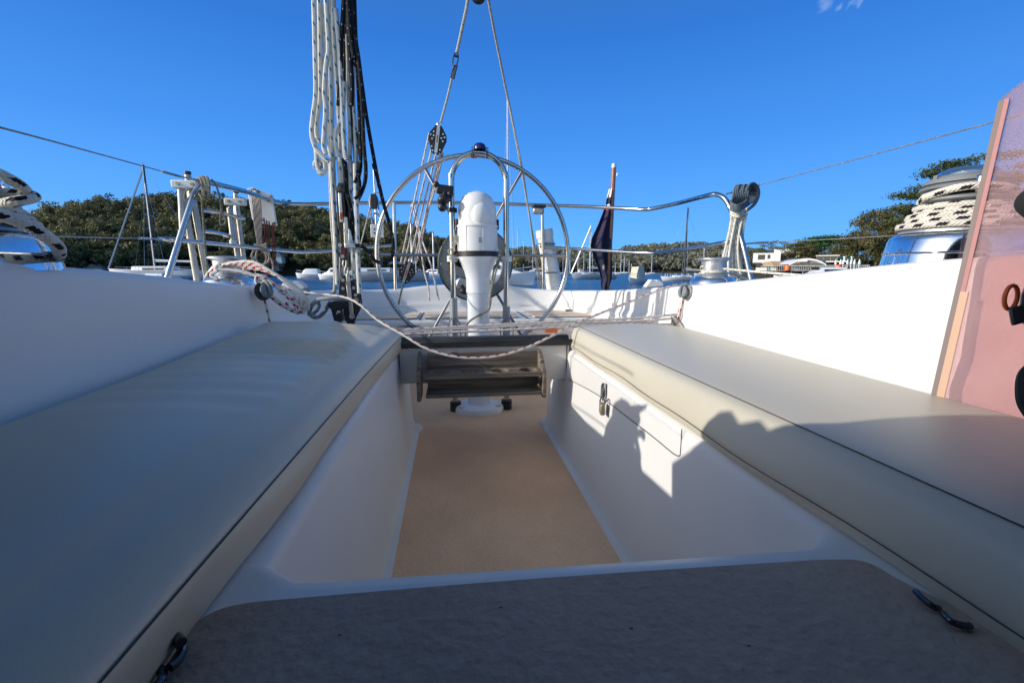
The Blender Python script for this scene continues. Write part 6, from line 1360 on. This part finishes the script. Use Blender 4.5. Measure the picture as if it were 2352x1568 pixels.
# lifering frame and small block left of the wheel
fr = thing('wire_holder', 'bent steel wire frame with a small block hung on the left stern rail', 'holder', C4(665, 600, 3.3))
b = MB(); b.tube([C4(a, c, 3.38) for a, c in ((605, 330), (612, 300), (640, 285), (670, 300), (682, 330), (690, 400), (715, 600), (708, 660), (690, 685), (655, 670), (638, 620), (615, 430), (605, 330))], .006, n=8, sub=5); b.tube([C4(a, c, 3.38) for a, c in ((632, 480), (640, 460), (665, 452), (690, 465), (698, 490))], .006, n=8, sub=4); b.build('frame', M['steel'], fr)
b = MB(); b.prism(round2d([(-.02, -.05), (.02, -.05), (.024, .0), (.02, .05), (-.02, .05), (-.024, 0)], .012), C4(645, 345, 3.36), (1, 0, 0), (0, 0, 1), .03); b.build('block', M['black'], fr, bevel=.004)
b = MB(); b.box(C4(675, 612, 3.37), (.09, .01, .09)); b.build('plate', M['white_plastic'], fr, bevel=.003)
b = MB()
for (a_, c_) in ((650, 595), (700, 595), (650, 630), (700, 630), (675, 600)): p = C4(a_, c_, 3.363); b.cyl(p, p+Vector((0, .004, 0)), .006, n=8)
b.build('plate_holes', M['black'], fr)
b = MB(); b.tube([C4(660, 255, 3.38), C4(645, 290, 3.38), C4(650, 305, 3.38)], .006, n=6); b.tube([C4(650, 265, 3.38), C4(680, 262, 3.38), C4(710, 290, 3.38), C4(740, 320, 3.38)], .004, n=6); b.tube([C4(700, 60, 3.5), C4(655, 240, 3.4)], .003, n=5, sub=1); b.build('lashing', M['rope_plain'], fr)

# ================================================================== TINTED SCREEN, BAG, FITTINGS
m = bpy.data.materials.new('pink tinted acrylic'); m.use_nodes = True; nt = m.node_tree; n = nt.nodes; pb = n['Principled BSDF']
pb.inputs['Base Color'].default_value = (.88, .66, .64, 1); pb.inputs['Roughness'].default_value = .22; pb.inputs['Specular IOR Level'].default_value = .5
trn = n.new('ShaderNodeBsdfTransparent'); trn.inputs['Color'].default_value = (.84, .70, .71, 1)
rf = n.new('ShaderNodeBsdfRefraction'); rf.inputs['Color'].default_value = (.80, .66, .67, 1); rf.inputs['Roughness'].default_value = .12; rf.inputs['IOR'].default_value = 1.02
tl_ = n.new('ShaderNodeBsdfTranslucent'); tl_.inputs['Color'].default_value = (.85, .55, .53, 1)
tc = n.new('ShaderNodeTexCoord'); nz = n.new('ShaderNodeTexNoise'); nz.inputs['Scale'].default_value = 420; nz.inputs['Detail'].default_value = 3; lk(nt, tc.outputs['Object'], nz.inputs['Vector'])
nz2 = n.new('ShaderNodeTexNoise'); nz2.inputs['Scale'].default_value = 9; nz2.inputs['Detail'].default_value = 6; lk(nt, tc.outputs['Object'], nz2.inputs['Vector'])
bp = n.new('ShaderNodeBump'); bp.inputs['Strength'].default_value = .5; bp.inputs['Distance'].default_value = .0006; lk(nt, nz.outputs['Fac'], bp.inputs['Height']); lk(nt, bp.outputs[0], pb.inputs['Normal'])
mr = n.new('ShaderNodeMapRange'); mr.inputs['From Min'].default_value = .3; mr.inputs['From Max'].default_value = .7; mr.inputs['To Min'].default_value = .07; mr.inputs['To Max'].default_value = .24; lk(nt, math_n(nt, 'ADD', math_n(nt, 'MULTIPLY', nz2.outputs['Fac'], .5), math_n(nt, 'MULTIPLY', nz.outputs['Fac'], .5)), mr.inputs['Value'])
m1 = n.new('ShaderNodeMixShader'); m1.inputs[0].default_value = .0; lk(nt, trn.outputs[0], m1.inputs[1]); lk(nt, rf.outputs[0], m1.inputs[2])
m2 = n.new('ShaderNodeMixShader'); lk(nt, mr.outputs[0], m2.inputs[0]); lk(nt, m1.outputs[0], m2.inputs[1]); lk(nt, pb.outputs[0], m2.inputs[2])
m3 = n.new('ShaderNodeMixShader'); m3.inputs[0].default_value = .05; lk(nt, m2.outputs[0], m3.inputs[1]); lk(nt, tl_.outputs[0], m3.inputs[2]); lk(nt, m3.outputs[0], n['Material Output'].inputs['Surface'])
M['acrylic'] = m
sc = thing('tinted_screen', 'scratched pink tinted acrylic side screen standing on the right cushion', 'screen', U(2128, 888, Y=.67))
A0, A1 = U(2127, 893, Y=.67), U(2302, 208, Y=.74); 
A0b = Vector((A0.x-.006, A0.y-.01, ZB+.004)); back = Vector((.055, -.55, 0)); A0 = A0b; B0 = A0+back; B1 = A1+back+Vector((0, 0, .06))
B0.z = A0.z-.0; th = Vector((back.y, -back.x, 0)).normalized()*-.008
b = MB(); o = [A0, B0, B1, A1+back*.08+Vector((0, 0, .016)), A1+Vector((0, 0, -.012))]
b.add([*o, *[p+th for p in o]], [(0, 1, 2, 3, 4), (9, 8, 7, 6, 5), (0, 5, 6, 1), (1, 6, 7, 2), (2, 7, 8, 3), (3, 8, 9, 4), (4, 9, 5, 0)]); b.build('panel', M['acrylic'], sc, smooth=20)
M['edge_amber'] = mat('polished acrylic edge', (.58, .37, .24), .4, spec=.6); M['edge_red'] = mat('pink acrylic edge', (.45, .22, .20), .3); M['edge_tan'] = mat('tan acrylic edge', (.22, .17, .15), .4)
b = MB(); mid = A0.lerp(A1, .42); q = lambda p: [p-back.normalized()*.002, p+th-back.normalized()*.002, p+th+back.normalized()*.006, p+back.normalized()*.006]
b.loft([q(A0), q(A0.lerp(A1, .97))], closed=True, caps=True); b.build('edge_trim', M['edge_tan'], sc)
q = lambda p: [p+back.normalized()*.007, p-th*.15+back.normalized()*.007, p-th*.15+back.normalized()*.019, p+back.normalized()*.019]
b = MB(); b.loft([q(A0), q(A0.lerp(A1, .42))], closed=True, caps=True); b.build('lower_edge_band', M['edge_amber'], sc)
q = lambda p: [p+back.normalized()*.007, p-th*.15+back.normalized()*.007, p-th*.15+back.normalized()*.014, p+back.normalized()*.014]
b = MB(); b.loft([q(A0.lerp(A1, .42)), q(A0.lerp(A1, .97))], closed=True, caps=True); b.build('upper_edge_band', M['edge_red'], sc)
bag = thing('harness_bag', 'crumpled black fabric bag hanging at the far right edge over the screen', 'bag', U(2350, 700, D=.80))
b = MB()
c_ = U(2436, 690, D=.78); b.ball(c_, .036, n=22, sc=(.9, .8, 1.25)); b.ball(U(2402, 730, D=.78), .020, n=16, sc=(1, .8, 1)); o = b.build('pouch', mat('black nylon', (.012, .013, .014), .55, bump=.8, bscale=30, bdist=.01), bag)
b = MB(); b.prism(round2d([(-.006, -.010), (.006, -.010), (.006, .010), (-.006, .010)], .003), U(2336, 724, D=.755), (1, -.6, .5), (0, .3, 1), .006); b.build('buckle', M['black'], bag, bevel=.002)
b = MB(); cR = U(2322, 683, D=.765); b.tube([cR+Vector((math.cos(a)*.0085, 0, math.sin(a)*.0135)) for a in [2*PI*k/20 for k in range(20)]], .0022, n=8, sub=1, closed=True); b.build('orange_ring', M['orange'], bag)
b = MB(); b.tube([U(2400, 840, D=.76), U(2374, 862, D=.75), U(2368, 895, D=.74), U(2374, 930, D=.73), U(2400, 965, D=.72)], .012, n=10, sub=5); b.tube([U(2400, 455, D=.85), U(2376, 452, D=.84), U(2362, 466, D=.84), U(2378, 482, D=.84), U(2400, 500, D=.85)], .012, n=10, sub=5); b.tube([U(2400, 455, D=.85), Vector((.86, .35, .30)), Vector((.895, .275, .42))], .009, n=8, sub=4); b.tube([U(2400, 500, D=.85), U(2440, 580, D=.80), U(2440, 640, D=.78)], .009, n=8, sub=4); b.tube([U(2440, 740, D=.78), U(2430, 790, D=.77), U(2400, 840, D=.76)], .010, n=8, sub=4)
b.build('strap', mat('black webbing', (.014, .014, .014), .9), bag)
# chain plate fittings half under the cushions on the bridge deck
def ringfit(label, pts_list, cat='fitting'):
    b = MB()
    for pts, r in pts_list: b.tube([U(u, v, Z=ZB+z) for u, v, z in pts], r, n=10, sub=6)
    return tag(b.build('deck_shackle', mat('dark worn steel', (.10, .11, .13), .22, .9, var=.3, vscale=40)), label, 'shackle')
ringfit('dark steel hook and ring lying at the near left corner of the bridge deck', [([(372, 1478, .012), (398, 1470, .012), (416, 1480, .012), (417, 1500, .012), (404, 1520, .012), (390, 1532, .012)], .0035), ([(374, 1496, .010), (366, 1512, .012), (352, 1530, .012), (340, 1540, .014)], .0035), ([(352, 1530, .010), (372, 1540, .010), (368, 1568, .010), (344, 1580, .010), (322, 1568, .010), (326, 1542, .010), (352, 1530, .010)], .003), ([(350, 1470, .02), (372, 1463, .02), (400, 1462, .02), (416, 1476, .02)], .004)])
ringfit('dark steel ring half hidden under the near right cushion', [([(2104, 1358, .008), (2122, 1376, .009), (2144, 1392, .008), (2156, 1396, .006)], .0028), ([(2166, 1408, .008), (2182, 1424, .010), (2206, 1434, .008), (2228, 1436, .006)], .0028)])
